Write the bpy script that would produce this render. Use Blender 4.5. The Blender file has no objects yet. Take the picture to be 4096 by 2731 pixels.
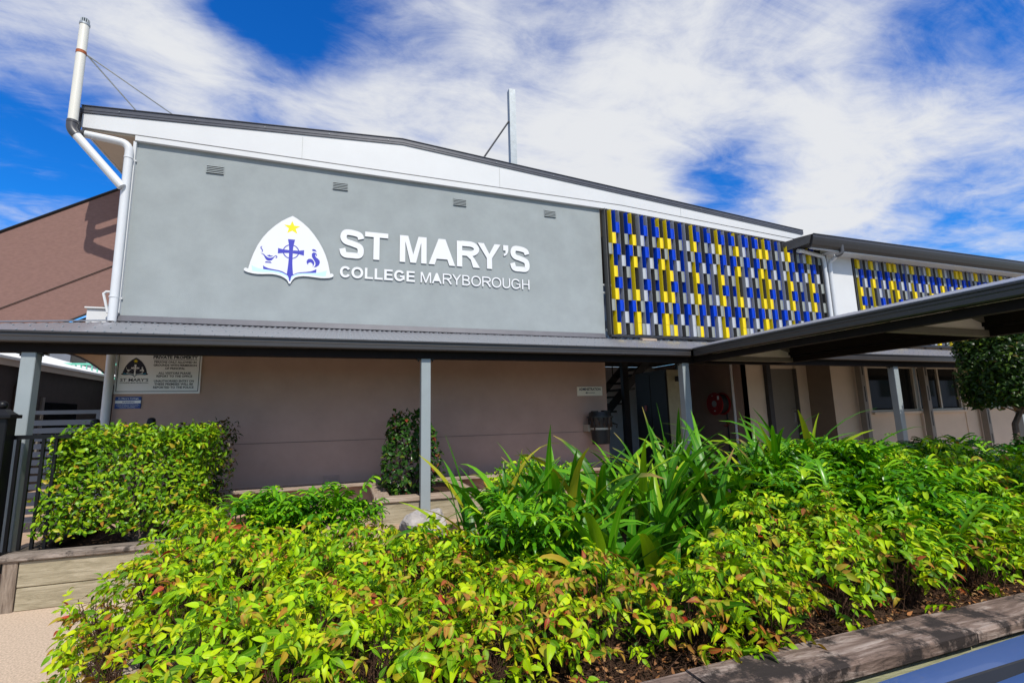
import bpy, bmesh, math, random
import numpy as np
from mathutils import Vector, Matrix, Quaternion

random.seed(7)
rng = np.random.default_rng(11)
S = bpy.context.scene
COL = S.collection

# ------------------------------------------------------------------ camera
cam_d = bpy.data.cameras.new("camera")
cam_d.sensor_width = 36.0
cam_d.lens = 16.99
cam_d.clip_start = 0.05
cam_d.clip_end = 3000
cam = bpy.data.objects.new("camera", cam_d)
COL.objects.link(cam)
right = Vector((0.94507, -0.32599, -0.02373))
up = Vector((-0.02801, -0.15313, 0.98781))
fwd = Vector((0.32565, 0.93289, 0.15385))
mw = Matrix((right, up, -fwd)).transposed().to_4x4()
mw.translation = Vector((0, 0, 1.65))
cam.matrix_world = mw
S.camera = cam
S.render.resolution_x, S.render.resolution_y = 1024, 682
CAM = Vector((0, 0, 1.65))

# ------------------------------------------------------------------ exposure
S.view_settings.view_transform = 'Standard'
S.view_settings.look = 'None'
S.view_settings.gamma = 1.0
S.view_settings.exposure = 0.0
S.view_settings.use_curve_mapping = False

# ------------------------------------------------------------------ sun and sky
SUN_TO = Vector((0.12, -1.0, 1.2)).normalized()
sun_d = bpy.data.lights.new("sun", 'SUN')
sun_d.energy = 4.6
sun_d.angle = math.radians(0.53)
sun_d.color = (1.0, 0.95, 0.855)
sun = bpy.data.objects.new("sun", sun_d)
COL.objects.link(sun)
sun.rotation_euler = SUN_TO.to_track_quat('Z', 'Y').to_euler()
sun.location = (0, -20, 30)

W = bpy.data.worlds.new("World")
S.world = W
W.use_nodes = True
wt = W.node_tree
wt.nodes.clear()
def wn(t, **k):
    n = wt.nodes.new(t)
    for a, b in k.items():
        setattr(n, a, b)
    return n
def wmath(op, a, b=None, c=None, clamp=False):
    n = wn('ShaderNodeMath', operation=op, use_clamp=clamp)
    for i, v in enumerate((a, b, c)):
        if v is None:
            continue
        if isinstance(v, (int, float)):
            n.inputs[i].default_value = v
        else:
            wt.links.new(v, n.inputs[i])
    return n.outputs[0]
sky = wn('ShaderNodeTexSky', sky_type='NISHITA')
sky.sun_disc = False
sky.sun_elevation = math.asin(SUN_TO.z)
sky.sun_rotation = math.atan2(SUN_TO.x, SUN_TO.y)
sky.altitude = 20
sky.air_density = 1.0
sky.dust_density = 0.3
sky.ozone_density = 4.0
hs = wn('ShaderNodeHueSaturation')
hs.inputs['Hue'].default_value = 0.508
hs.inputs['Saturation'].default_value = 1.28
hs.inputs['Value'].default_value = 1.12
wt.links.new(sky.outputs[0], hs.inputs['Color'])
tc = wn('ShaderNodeTexCoord')
sep = wn('ShaderNodeSeparateXYZ')
wt.links.new(tc.outputs['Generated'], sep.inputs[0])
zz = wmath('ADD', wmath('MAXIMUM', sep.outputs[2], 0.0), 0.10)
px = wmath('DIVIDE', sep.outputs[0], zz)
py = wmath('DIVIDE', sep.outputs[1], zz)
comb = wn('ShaderNodeCombineXYZ')
wt.links.new(px, comb.inputs[0]); wt.links.new(py, comb.inputs[1])
def wnoise(rot, scale, loc, sc, detail, rough, dist, lac=2.0):
    mp = wn('ShaderNodeMapping')
    mp.inputs['Rotation'].default_value = (0, 0, math.radians(rot))
    mp.inputs['Scale'].default_value = scale
    mp.inputs['Location'].default_value = loc
    wt.links.new(comb.outputs[0], mp.inputs[0])
    nz = wn('ShaderNodeTexNoise')
    nz.inputs['Scale'].default_value = sc
    nz.inputs['Detail'].default_value = detail
    nz.inputs['Roughness'].default_value = rough
    nz.inputs['Distortion'].default_value = dist
    nz.inputs['Lacunarity'].default_value = lac
    wt.links.new(mp.outputs[0], nz.inputs[0])
    return nz.outputs[0]
n_big = wnoise(20, (0.6, 1.0, 1.0), (1.7, 0.4, 0), 0.9, 6, 0.55, 0.8)
n_streak = wnoise(-32, (0.62, 1.35, 1.0), (0.3, 2.2, 0), 1.5, 12, 0.62, 1.3)
n_fine = wnoise(-26, (0.70, 1.45, 1.0), (4.0, 1.0, 0), 5.0, 14, 0.68, 0.9)
n_puff = wnoise(10, (1.0, 1.0, 1.0), (7.0, 3.0, 0), 2.6, 14, 0.60, 0.5)
dens = wmath('ADD', wmath('ADD', wmath('MULTIPLY', n_big, 0.55), wmath('MULTIPLY', n_streak, 0.95)), wmath('ADD', wmath('MULTIPLY', n_fine, 0.55), wmath('MULTIPLY', n_puff, 0.95)))
dens = wmath('SUBTRACT', dens, 1.42)
# banks and gaps of the cloud field, as directions on the sky
banks = [((-0.084, 0.767, 0.636), .12, -.42), ((-0.163, 0.755, 0.634), .08, -.25), ((-0.02, 0.76, 0.65), .07, -.2), ((0.10, 0.745, 0.66), .08, -.25), ((0.776, 0.359, 0.519), .09, -.42),
         ((0.655, 0.623, 0.428), .085, -.42), ((0.59, 0.68, 0.435), .07, -.30), ((-0.434, 0.823, 0.367), .16, -.62),
         ((-0.172, 0.844, 0.509), .06, -.24), ((-0.04, 0.86, 0.49), .06, -.22), ((0.83, 0.49, 0.27), .12, -.22),
         ((0.68, 0.66, 0.31), .08, -.22), 
         ((-0.36, 0.781, 0.51), .20, .30), ((0.08, 0.80, 0.585), .15, .26), ((0.499, 0.642, 0.582), .24, .24),
         ((0.399, 0.80, 0.449), .16, .22), ((0.759, 0.462, 0.458), .17, .26), ((-0.45, 0.843, 0.295), .08, .30),
         ((-0.20, 0.82, 0.54), .11, .22), ((0.0, 0.83, 0.55), .10, .20), ((0.56, 0.74, 0.36), .12, .30), ((0.75, 0.55, 0.37), .13, .25)]
for d, r, amp in banks:
    dv = Vector(d).normalized()
    vm = wn('ShaderNodeVectorMath', operation='DISTANCE')
    nrm = wn('ShaderNodeVectorMath', operation='NORMALIZE')
    wt.links.new(tc.outputs['Generated'], nrm.inputs[0])
    wt.links.new(nrm.outputs[0], vm.inputs[0])
    vm.inputs[1].default_value = dv
    mr = wn('ShaderNodeMapRange', interpolation_type='SMOOTHSTEP')
    wt.links.new(vm.outputs['Value'], mr.inputs['Value'])
    mr.inputs['From Min'].default_value = 0.0
    mr.inputs['From Max'].default_value = r * 1.7
    mr.inputs['To Min'].default_value = amp
    mr.inputs['To Max'].default_value = 0.0
    dens = wmath('ADD', dens, mr.outputs[0])
mr = wn('ShaderNodeMapRange', interpolation_type='SMOOTHSTEP')
wt.links.new(dens, mr.inputs['Value'])
mr.inputs['From Min'].default_value = -0.30
mr.inputs['From Max'].default_value = 0.46
cloud = mr.outputs[0]
mixc = wn('ShaderNodeMix', data_type='RGBA')
wt.links.new(cloud, mixc.inputs['Factor'])
tint = wn('ShaderNodeMix', data_type='RGBA', blend_type='MULTIPLY')
tint.inputs['Factor'].default_value = 1.0
wt.links.new(hs.outputs[0], tint.inputs['A'])
tint.inputs['B'].default_value = (0.30, 1.40, 1.95, 1)
wt.links.new(tint.outputs['Result'], mixc.inputs['A'])
mixc.inputs['B'].default_value = (9.0, 9.2, 9.6, 1)
bg = wn('ShaderNodeBackground')
bg.inputs['Strength'].default_value = 0.088
wt.links.new(mixc.outputs['Result'], bg.inputs['Color'])
wo = wn('ShaderNodeOutputWorld')
wt.links.new(bg.outputs[0], wo.inputs[0])

# ------------------------------------------------------------------ materials
MATS = {}
def mat(name, col, rough=0.6, metal=0.0, var=0.12, vscale=6.0, bump=0.0, bscale=60.0, spec=0.5, stretch=(1, 1, 1), col2=None, coat=0.0, detail=6):
    m = bpy.data.materials.new(name)
    m.use_nodes = True
    t = m.node_tree
    p = t.nodes['Principled BSDF']
    p.inputs['Roughness'].default_value = rough
    p.inputs['Metallic'].default_value = metal
    p.inputs['Specular IOR Level'].default_value = spec
    p.inputs['Coat Weight'].default_value = coat
    co = t.nodes.new('ShaderNodeTexCoord')
    mp = t.nodes.new('ShaderNodeMapping')
    mp.inputs['Scale'].default_value = stretch
    t.links.new(co.outputs['Object'], mp.inputs[0])
    nz = t.nodes.new('ShaderNodeTexNoise')
    nz.inputs['Scale'].default_value = vscale
    nz.inputs['Detail'].default_value = detail
    nz.inputs['Roughness'].default_value = 0.62
    t.links.new(mp.outputs[0], nz.inputs[0])
    rp = t.nodes.new('ShaderNodeValToRGB')
    c = Vector(col)
    c2 = Vector(col2) if col2 else c * (1 + var)
    a = c * (1 - var)
    rp.color_ramp.elements[0].position = 0.32
    rp.color_ramp.elements[1].position = 0.68
    rp.color_ramp.elements[0].color = (a.x, a.y, a.z, 1)
    rp.color_ramp.elements[1].color = (min(c2.x, .95), min(c2.y, .95), min(c2.z, .95), 1)
    t.links.new(nz.outputs[0], rp.inputs[0])
    t.links.new(rp.outputs[0], p.inputs['Base Color'])
    if bump > 0:
        n2 = t.nodes.new('ShaderNodeTexNoise')
        n2.inputs['Scale'].default_value = bscale
        n2.inputs['Detail'].default_value = 4
        t.links.new(mp.outputs[0], n2.inputs[0])
        bm_ = t.nodes.new('ShaderNodeBump')
        bm_.inputs['Strength'].default_value = bump
        bm_.inputs['Distance'].default_value = 0.01
        t.links.new(n2.outputs[0], bm_.inputs['Height'])
        t.links.new(bm_.outputs[0], p.inputs['Normal'])
    MATS[name] = m
    return m

def wood_mat(name, c_dark, c_mid, c_light, along='X', lichen=None, lich_amt=0.5):
    m = bpy.data.materials.new(name)
    m.use_nodes = True
    t = m.node_tree
    p = t.nodes['Principled BSDF']
    p.inputs['Roughness'].default_value = 0.85
    p.inputs['Specular IOR Level'].default_value = 0.2
    co = t.nodes.new('ShaderNodeTexCoord')
    mp = t.nodes.new('ShaderNodeMapping')
    st = {'X': (1.6, 13, 13), 'Y': (13, 1.6, 13), 'Z': (13, 13, 1.6)}[along]
    mp.inputs['Scale'].default_value = st
    t.links.new(co.outputs['Object'], mp.inputs[0])
    nz = t.nodes.new('ShaderNodeTexNoise')
    nz.inputs['Scale'].default_value = 2.2
    nz.inputs['Detail'].default_value = 9
    nz.inputs['Roughness'].default_value = 0.7
    nz.inputs['Distortion'].default_value = 0.6
    t.links.new(mp.outputs[0], nz.inputs[0])
    rp = t.nodes.new('ShaderNodeValToRGB')
    e = rp.color_ramp.elements
    e[0].position, e[0].color = 0.30, (*c_dark, 1)
    e[1].position, e[1].color = 0.72, (*c_light, 1)
    k = e.new(0.5); k.color = (*c_mid, 1)
    t.links.new(nz.outputs[0], rp.inputs[0])
    out = rp.outputs[0]
    if lichen:
        n3 = t.nodes.new('ShaderNodeTexNoise')
        n3.inputs['Scale'].default_value = 3.2
        n3.inputs['Detail'].default_value = 10
        n3.inputs['Roughness'].default_value = 0.75
        t.links.new(co.outputs['Object'], n3.inputs[0])
        r3 = t.nodes.new('ShaderNodeValToRGB')
        r3.color_ramp.elements[0].position = lich_amt
        r3.color_ramp.elements[1].position = lich_amt + 0.07
        t.links.new(n3.outputs[0], r3.inputs[0])
        mx = t.nodes.new('ShaderNodeMix'); mx.data_type = 'RGBA'
        t.links.new(r3.outputs[0], mx.inputs['Factor'])
        t.links.new(out, mx.inputs['A'])
        mx.inputs['B'].default_value = (*lichen, 1)
        out = mx.outputs['Result']
    t.links.new(out, p.inputs['Base Color'])
    b = t.nodes.new('ShaderNodeBump')
    b.inputs['Strength'].default_value = 0.7
    b.inputs['Distance'].default_value = 0.012
    t.links.new(nz.outputs[0], b.inputs['Height'])
    t.links.new(b.outputs[0], p.inputs['Normal'])
    MATS[name] = m
    return m

def leaf_mat(name, stops, rough=0.35, trans=0.35, spots=None, tcol=(1.0, 1.05, 0.35), tip=None, rib=0.0):
    """stops: list of (position, colour); each leaf picks its own place on the ramp"""
    m = bpy.data.materials.new(name)
    m.use_nodes = True
    t = m.node_tree
    p = t.nodes['Principled BSDF']
    p.inputs['Roughness'].default_value = rough
    p.inputs['Specular IOR Level'].default_value = 0.18
    g = t.nodes.new('ShaderNodeNewGeometry')
    oi = t.nodes.new('ShaderNodeObjectInfo')
    ad = t.nodes.new('ShaderNodeMath'); ad.operation = 'ADD'
    t.links.new(g.outputs['Random Per Island'], ad.inputs[0])
    t.links.new(oi.outputs['Random'], ad.inputs[1])
    fr = t.nodes.new('ShaderNodeMath'); fr.operation = 'FRACT'
    t.links.new(ad.outputs[0], fr.inputs[0])
    rp = t.nodes.new('ShaderNodeValToRGB')
    rp.color_ramp.interpolation = 'LINEAR'
    e = rp.color_ramp.elements
    while len(e) < len(stops):
        e.new(0.5)
    for i, (q, c) in enumerate(stops):
        e[i].position = q
    for i, (q, c) in enumerate(stops):
        e[i].color = (*c, 1)
    t.links.new(fr.outputs[0], rp.inputs[0])
    out = rp.outputs[0]
    if spots:
        co = t.nodes.new('ShaderNodeTexCoord')
        nz = t.nodes.new('ShaderNodeTexNoise')
        nz.noise_dimensions = '4D'
        nz.inputs['Scale'].default_value = 26
        nz.inputs['Detail'].default_value = 4
        t.links.new(co.outputs['Object'], nz.inputs['Vector'])
        mu = t.nodes.new('ShaderNodeMath'); mu.operation = 'MULTIPLY'; mu.inputs[1].default_value = 40
        t.links.new(fr.outputs[0], mu.inputs[0])
        t.links.new(mu.outputs[0], nz.inputs['W'])
        r3 = t.nodes.new('ShaderNodeValToRGB')
        r3.color_ramp.elements[0].position = spots[1]
        r3.color_ramp.elements[1].position = spots[1] + 0.10
        t.links.new(nz.outputs[0], r3.inputs[0])
        mx = t.nodes.new('ShaderNodeMix'); mx.data_type = 'RGBA'
        t.links.new(r3.outputs[0], mx.inputs['Factor'])
        t.links.new(out, mx.inputs['A'])
        mx.inputs['B'].default_value = (*spots[0], 1)
        out = mx.outputs['Result']
    if tip:
        at = t.nodes.new('ShaderNodeAttribute'); at.attribute_name = 'along'
        ma = t.nodes.new('ShaderNodeMath'); ma.operation = 'MULTIPLY_ADD'
        t.links.new(fr.outputs[0], ma.inputs[0]); ma.inputs[1].default_value = -tip[1]
        t.links.new(at.outputs['Fac'], ma.inputs[2])
        mr_ = t.nodes.new('ShaderNodeMapRange'); mr_.interpolation_type = 'SMOOTHSTEP'
        mr_.inputs['From Min'].default_value = tip[2]; mr_.inputs['From Max'].default_value = tip[3]
        t.links.new(ma.outputs[0], mr_.inputs['Value'])
        mx = t.nodes.new('ShaderNodeMix'); mx.data_type = 'RGBA'
        t.links.new(mr_.outputs[0], mx.inputs['Factor'])
        t.links.new(out, mx.inputs['A'])
        mx.inputs['B'].default_value = (*tip[0], 1)
        out = mx.outputs['Result']
    if rib:
        ae = t.nodes.new('ShaderNodeAttribute'); ae.attribute_name = 'edge'
        mr_ = t.nodes.new('ShaderNodeMapRange'); mr_.interpolation_type = 'SMOOTHSTEP'
        mr_.inputs['From Min'].default_value = 0.0; mr_.inputs['From Max'].default_value = 0.22
        mr_.inputs['To Min'].default_value = rib; mr_.inputs['To Max'].default_value = 0
        t.links.new(ae.outputs['Fac'], mr_.inputs['Value'])
        mx = t.nodes.new('ShaderNodeMix'); mx.data_type = 'RGBA'
        t.links.new(mr_.outputs[0], mx.inputs['Factor'])
        t.links.new(out, mx.inputs['A'])
        mx.inputs['B'].default_value = (0.42, 0.52, 0.06, 1)
        out = mx.outputs['Result']
    t.links.new(out, p.inputs['Base Color'])
    tr = t.nodes.new('ShaderNodeBsdfTranslucent')
    tm = t.nodes.new('ShaderNodeMix'); tm.data_type = 'RGBA'; tm.blend_type = 'MULTIPLY'
    tm.inputs['Factor'].default_value = 1.0
    t.links.new(out, tm.inputs['A'])
    tm.inputs['B'].default_value = (*tcol, 1)
    t.links.new(tm.outputs['Result'], tr.inputs[0])
    ms = t.nodes.new('ShaderNodeMixShader')
    ms.inputs[0].default_value = trans
    t.links.new(p.outputs[0], ms.inputs[1])
    t.links.new(tr.outputs[0], ms.inputs[2])
    t.links.new(ms.outputs[0], t.nodes['Material Output'].inputs[0])
    MATS[name] = m
    return m

mat('stucco', (0.295, 0.322, 0.325), 0.85, var=0.075, vscale=2.6, bump=0.55, bscale=130, spec=0.25, detail=9)
mat('lower_wall', (0.47, 0.315, 0.255), 0.75, var=0.07, vscale=2.2, bump=0.12, bscale=180, spec=0.3)
mat('cream_wall', (0.56, 0.47, 0.37), 0.75, var=0.04, vscale=3, bump=0.1, bscale=180, spec=0.3)
mat('white_paint', (0.585, 0.59, 0.595), 0.5, var=0.025, vscale=2.5, spec=0.4)
mat('white_wall', (0.60, 0.605, 0.61), 0.7, var=0.03, vscale=2.5, bump=0.08, bscale=150)
mat('pvc', (0.62, 0.63, 0.64), 0.35, var=0.03, vscale=4)
mat('pvc_old', (0.68, 0.655, 0.58), 0.4, var=0.05, vscale=3, stretch=(6, 6, .6))
mat('charcoal', (0.062, 0.060, 0.064), 0.38, var=0.10, vscale=9, spec=0.5)
mat('charcoal_cap', (0.085, 0.085, 0.095), 0.33, metal=0.25, var=0.12, vscale=7)
mat('gutter', (0.036, 0.032, 0.031), 0.36, var=0.08, vscale=7)
mat('beam', (0.011, 0.008, 0.007), 0.65, var=0.15, vscale=8, spec=0.12)
mat('roof_sheet', (0.29, 0.29, 0.315), 0.33, metal=0.45, var=0.06, vscale=5)
mat('flashing', (0.085, 0.085, 0.10), 0.45, metal=0.2, var=0.10, vscale=5)
mat('soffit_sheet', (0.74, 0.67, 0.57), 0.45, var=0.06, vscale=4)
mat('post_grey', (0.27, 0.305, 0.315), 0.42, var=0.04, vscale=6)
mat('steel_grey', (0.30, 0.33, 0.35), 0.5, metal=0.35, var=0.12, vscale=10)
mat('gate_grey', (0.155, 0.165, 0.19), 0.45, var=0.06, vscale=6)
mat('black_steel', (0.006, 0.006, 0.007), 0.4, var=0.1, vscale=9, spec=0.25)
mat('dark_steel', (0.02, 0.02, 0.024), 0.5, var=0.15, vscale=9)
mat('cabinet_dark', (0.022, 0.020, 0.017), 0.55, var=0.15, vscale=6)
mat('cabinet_olive', (0.34, 0.29, 0.18), 0.6, var=0.14, vscale=5)
mat('yellow', (0.82, 0.60, 0.002), 0.45, var=0.03, vscale=6)
mat('blue', (0.001, 0.045, 0.50), 0.40, var=0.06, vscale=6, spec=0.25)
mat('light_grey', (0.43, 0.445, 0.47), 0.40, var=0.03, vscale=6)
mat('mid_grey', (0.26, 0.275, 0.25), 0.42, var=0.05, vscale=6)
mat('fin_grey', (0.30, 0.31, 0.34), 0.42, var=0.06, vscale=6)
mat('fin_dark', (0.07, 0.066, 0.06), 0.42, var=0.1, vscale=6)
mat('letter_white', (0.70, 0.70, 0.71), 0.4, var=0.01)
mat('letter_edge_shade', (0.10, 0.10, 0.10), 0.6, var=0.05)  # unlit sides of raised letters and crest, shade painted in as a dark tone
mat('emblem_blue', (0.045, 0.045, 0.40), 0.4, var=0.04, vscale=8)
mat('emblem_pale', (0.50, 0.75, 0.88), 0.4, var=0.02)
mat('emblem_yellow', (0.86, 0.66, 0.0), 0.4, var=0.01)
mat('sign_white', (0.84, 0.83, 0.85), 0.45, var=0.02)
mat('sign_cream', (0.84, 0.76, 0.64), 0.5, var=0.03)
mat('sign_ink', (0.012, 0.012, 0.03), 0.5, var=0.05)
mat('sign_teal', (0.02, 0.20, 0.34), 0.5, var=0.03)
mat('sign_blue', (0.01, 0.05, 0.25), 0.4, var=0.03)
mat('red_reel', (0.36, 0.010, 0.012), 0.35, var=0.08)
mat('silver', (0.6, 0.6, 0.6), 0.3, metal=0.9, var=0.03)
mat('galv', (0.42, 0.44, 0.45), 0.42, metal=0.6, var=0.12, vscale=14)
mat('rust', (0.30, 0.075, 0.02), 0.75, var=0.3, vscale=20)
mat('door_paint', (0.15, 0.14, 0.118), 0.5, var=0.04)
mat('frame_alu', (0.44, 0.40, 0.33), 0.4, metal=0.2, var=0.04)
mat('upright_paint', (0.17, 0.155, 0.135), 0.45, var=0.06)
mat('bin_black', (0.016, 0.014, 0.013), 0.45, var=0.12, vscale=10)
mat('bin_bag', (0.03, 0.02, 0.017), 0.3, var=0.2, vscale=14, bump=0.8, bscale=30)
mat('dark_room', (0.035, 0.032, 0.03), 0.8, var=0.1)
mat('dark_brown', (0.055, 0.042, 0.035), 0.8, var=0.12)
mat('truss_olive', (0.16, 0.14, 0.105), 0.6, var=0.1)
mat('shaded_return', (0.15, 0.115, 0.085), 0.75, var=0.06)
mat('pale_wall', (0.50, 0.50, 0.54), 0.8, var=0.05)
mat('mint_rail', (0.16, 0.55, 0.40), 0.5, var=0.05)
mat('path_concrete', (0.50, 0.385, 0.285), 0.9, var=0.34, vscale=70, bump=0.35, bscale=220, spec=0.2, detail=8)
mat('veranda_concrete', (0.42, 0.29, 0.20), 0.85, var=0.10, vscale=12, bump=0.15, bscale=150, spec=0.25)
mat('bounce_concrete', (0.36, 0.31, 0.25), 0.9, var=0.15, vscale=40, bump=0.3, bscale=160, spec=0.2)
mat('asphalt', (0.05, 0.05, 0.052), 0.9, var=0.25, vscale=60, bump=0.5, bscale=160, spec=0.2)
mat('ground_dirt', (0.16, 0.13, 0.08), 0.95, var=0.3, vscale=3, bump=0.4, bscale=20, spec=0.1)
mat('soil', (0.055, 0.032, 0.020), 0.95, var=0.4, vscale=22, bump=0.9, bscale=60, spec=0.15)
mat('litter', (0.22, 0.10, 0.045), 0.8, var=0.5, vscale=9, spec=0.2)
mat('twig', (0.075, 0.040, 0.025), 0.85, var=0.35, vscale=12, spec=0.15)
mat('bark', (0.12, 0.088, 0.065), 0.9, var=0.3, vscale=18, bump=0.8, bscale=40, spec=0.15)
mat('rock', (0.36, 0.33, 0.31), 0.9, var=0.25, vscale=5, bump=1.0, bscale=14, spec=0.2)
mat('sail_brown', (0.215, 0.125, 0.105), 0.8, var=0.10, vscale=5, stretch=(.35, 8, 8), bump=0.15, bscale=200, spec=0.15)
mat('sail_tan', (0.42, 0.25, 0.13), 0.8, var=0.08, vscale=5, bump=0.15, bscale=200, spec=0.15)
mat('car_paint', (0.05, 0.11, 0.30), 0.30, metal=0.2, var=0.02, coat=0.25)
mat('tyre', (0.015, 0.015, 0.015), 0.85, var=0.1)
mat('lamp_glass', (0.5, 0.52, 0.55), 0.08, var=0.02)
mat('red_flower', (0.55, 0.03, 0.02), 0.4, var=0.2, vscale=20)
mat('brick_paver', (0.22, 0.085, 0.05), 0.85, var=0.2, vscale=20)
mat('rubber', (0.02, 0.02, 0.02), 0.6)
mat('brass', (0.5, 0.30, 0.05), 0.35, metal=0.8)
# glass: dark reflective panes
g = mat('window_glass', (0.010, 0.011, 0.012), 0.03, var=0.05, spec=0.35)
mat('sky_glass', (0.10, 0.11, 0.14), 0.05, var=0.05, spec=1.0)
wood_mat('sleeper_top', (0.045, 0.032, 0.026), (0.19, 0.135, 0.11), (0.46, 0.385, 0.34), 'X', (0.035, 0.028, 0.026), 0.49)
wood_mat('sleeper_green', (0.20, 0.21, 0.11), (0.36, 0.36, 0.22), (0.50, 0.47, 0.33), 'X', (0.28, 0.33, 0.16), 0.60)
wood_mat('planter_cap', (0.05, 0.038, 0.032), (0.20, 0.16, 0.13), (0.42, 0.35, 0.30), 'X', (0.06, 0.05, 0.042), 0.52)
wood_mat('planter_board', (0.19, 0.16, 0.10), (0.33, 0.28, 0.19), (0.46, 0.40, 0.29), 'X', (0.30, 0.31, 0.17), 0.62)
wood_mat('timber', (0.20, 0.14, 0.10), (0.34, 0.26, 0.20), (0.48, 0.40, 0.32), 'X')
wood_mat('timber_y', (0.20, 0.14, 0.10), (0.34, 0.26, 0.20), (0.48, 0.40, 0.32), 'Y')
wood_mat('timber_dark_y', (0.03, 0.024, 0.02), (0.075, 0.06, 0.048), (0.15, 0.12, 0.1), 'Y')
wood_mat('timber_z', (0.10, 0.07, 0.05), (0.22, 0.17, 0.13), (0.36, 0.29, 0.23), 'Z')

leaf_mat('nandina_leaf', [(0.0, (0.55, 0.66, 0.004)), (0.28, (0.40, 0.58, 0.004)), (0.44, (0.12, 0.28, 0.004)), (0.60, (0.045, 0.13, 0.004)), (0.72, (0.30, 0.48, 0.005)),
                          (0.88, (0.50, 0.50, 0.012)), (0.955, (0.38, 0.18, 0.02)), (1.0, (0.34, 0.05, 0.02))],
         rough=0.45, trans=0.26, spots=((0.34, 0.14, 0.015), 0.70), tip=((0.46, 0.22, 0.02), 1.0, 0.45, 1.05), rib=0.30)
leaf_mat('nandina_rusty_leaf', [(0.0, (0.34, 0.46, 0.006)), (0.3, (0.11, 0.22, 0.006)), (0.5, (0.36, 0.34, 0.02)), (0.74, (0.40, 0.20, 0.035)),
                          (0.92, (0.28, 0.09, 0.03)), (1.0, (0.42, 0.03, 0.02))],
         rough=0.45, trans=0.22, spots=((0.32, 0.11, 0.025), 0.60), tip=((0.40, 0.12, 0.025), 0.5, 0.25, 0.9), rib=0.3)
leaf_mat('nandina_green_leaf', [(0.0, (0.50, 0.66, 0.005)), (0.30, (0.32, 0.56, 0.004)), (0.55, (0.06, 0.18, 0.004)), (0.75, (0.14, 0.34, 0.005)), (1.0, (0.26, 0.48, 0.005))],
         rough=0.42, trans=0.26, tip=((0.44, 0.36, 0.02), 1.2, 0.40, 1.0), rib=0.35)
leaf_mat('hedge_leaf', [(0.0, (0.05, 0.15, 0.005)), (0.35, (0.095, 0.24, 0.005)), (0.65, (0.20, 0.36, 0.006)), (0.88, (0.32, 0.46, 0.008)), (0.96, (0.40, 0.36, 0.02)), (1.0, (0.36, 0.14, 0.02))],
         rough=0.33, trans=0.20, rib=0.3)
leaf_mat('hedge_shade_leaf', [(0.0, (0.025, 0.055, 0.008)), (0.6, (0.05, 0.09, 0.01)), (1.0, (0.14, 0.06, 0.03))], rough=0.35, trans=0.2)  # hedge leaf again, veranda shade put into darker colours
leaf_mat('camellia_leaf', [(0.0, (0.018, 0.055, 0.012)), (0.6, (0.035, 0.095, 0.015)), (0.93, (0.07, 0.15, 0.015)), (1.0, (0.25, 0.03, 0.03))], rough=0.25, trans=0.15)
leaf_mat('lily_leaf', [(0.0, (0.025, 0.12, 0.005)), (0.5, (0.055, 0.21, 0.005)), (0.82, (0.12, 0.33, 0.006)), (0.96, (0.34, 0.44, 0.012)), (1.0, (0.42, 0.26, 0.03))],
         rough=0.33, trans=0.20, tip=((0.38, 0.25, 0.08), 0.9, 0.74, 0.95), rib=0.22)
leaf_mat('lily_shade_leaf', [(0.0, (0.015, 0.045, 0.015)), (0.6, (0.03, 0.075, 0.025)), (1.0, (0.05, 0.11, 0.03))], rough=0.28, trans=0.15)  # lily leaf darkened to carry the shade by the walkway
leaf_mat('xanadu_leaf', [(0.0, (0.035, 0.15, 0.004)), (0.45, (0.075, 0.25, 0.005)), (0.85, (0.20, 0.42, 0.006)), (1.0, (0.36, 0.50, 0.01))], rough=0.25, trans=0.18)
leaf_mat('xanadu_shade_leaf', [(0.0, (0.015, 0.05, 0.012)), (0.6, (0.03, 0.085, 0.018)), (1.0, (0.05, 0.12, 0.02))], rough=0.28, trans=0.15)  # same philodendron leaf with walkway shade painted into its greens
leaf_mat('topiary_leaf', [(0.0, (0.010, 0.028, 0.004)), (0.5, (0.020, 0.05, 0.005)), (0.85, (0.04, 0.085, 0.008)), (0.97, (0.12, 0.18, 0.015)), (1.0, (0.20, 0.10, 0.04))], rough=0.35, trans=0.18)
leaf_mat('snake_leaf', [(0.0, (0.05, 0.13, 0.012)), (1.0, (0.06, 0.15, 0.014))], rough=0.35, trans=0.15, spots=((0.11, 0.20, 0.025), 0.5))
leaf_mat('litter_leaf', [(0.0, (0.10, 0.05, 0.025)), (0.4, (0.22, 0.10, 0.04)), (0.7, (0.36, 0.15, 0.05)), (0.9, (0.42, 0.26, 0.12)), (1.0, (0.25, 0.05, 0.02))], rough=0.7, trans=0.1)

# ------------------------------------------------------------------ object helpers
def tag(o, label=None, cat=None, group=None, kind=None):
    if label: o['label'] = label
    if cat: o['category'] = cat
    if group: o['group'] = group
    if kind: o['kind'] = kind
    return o
def thing(name, loc, label, cat, group=None):
    o = bpy.data.objects.new(name, None)
    o.empty_display_size = 0.1
    COL.objects.link(o)
    o.location = loc
    return tag(o, label, cat, group)
def wloc(o):
    v = Vector(o.location)
    while o.parent:
        o = o.parent
        v += Vector(o.location)
    return v
def link(name, me, parent=None, loc=None, quat=None, scale=None, kind=None, label=None):
    o = bpy.data.objects.new(name, me)
    COL.objects.link(o)
    if parent is not None:
        o.parent = parent
    if loc is not None:
        o.location = loc
    if quat is not None:
        o.rotation_mode = 'QUATERNION'
        o.rotation_quaternion = quat
    if scale is not None:
        o.scale = (scale,) * 3 if isinstance(scale, (int, float)) else scale
    if kind: o['kind'] = kind
    if label: o['label'] = label
    return o

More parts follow.
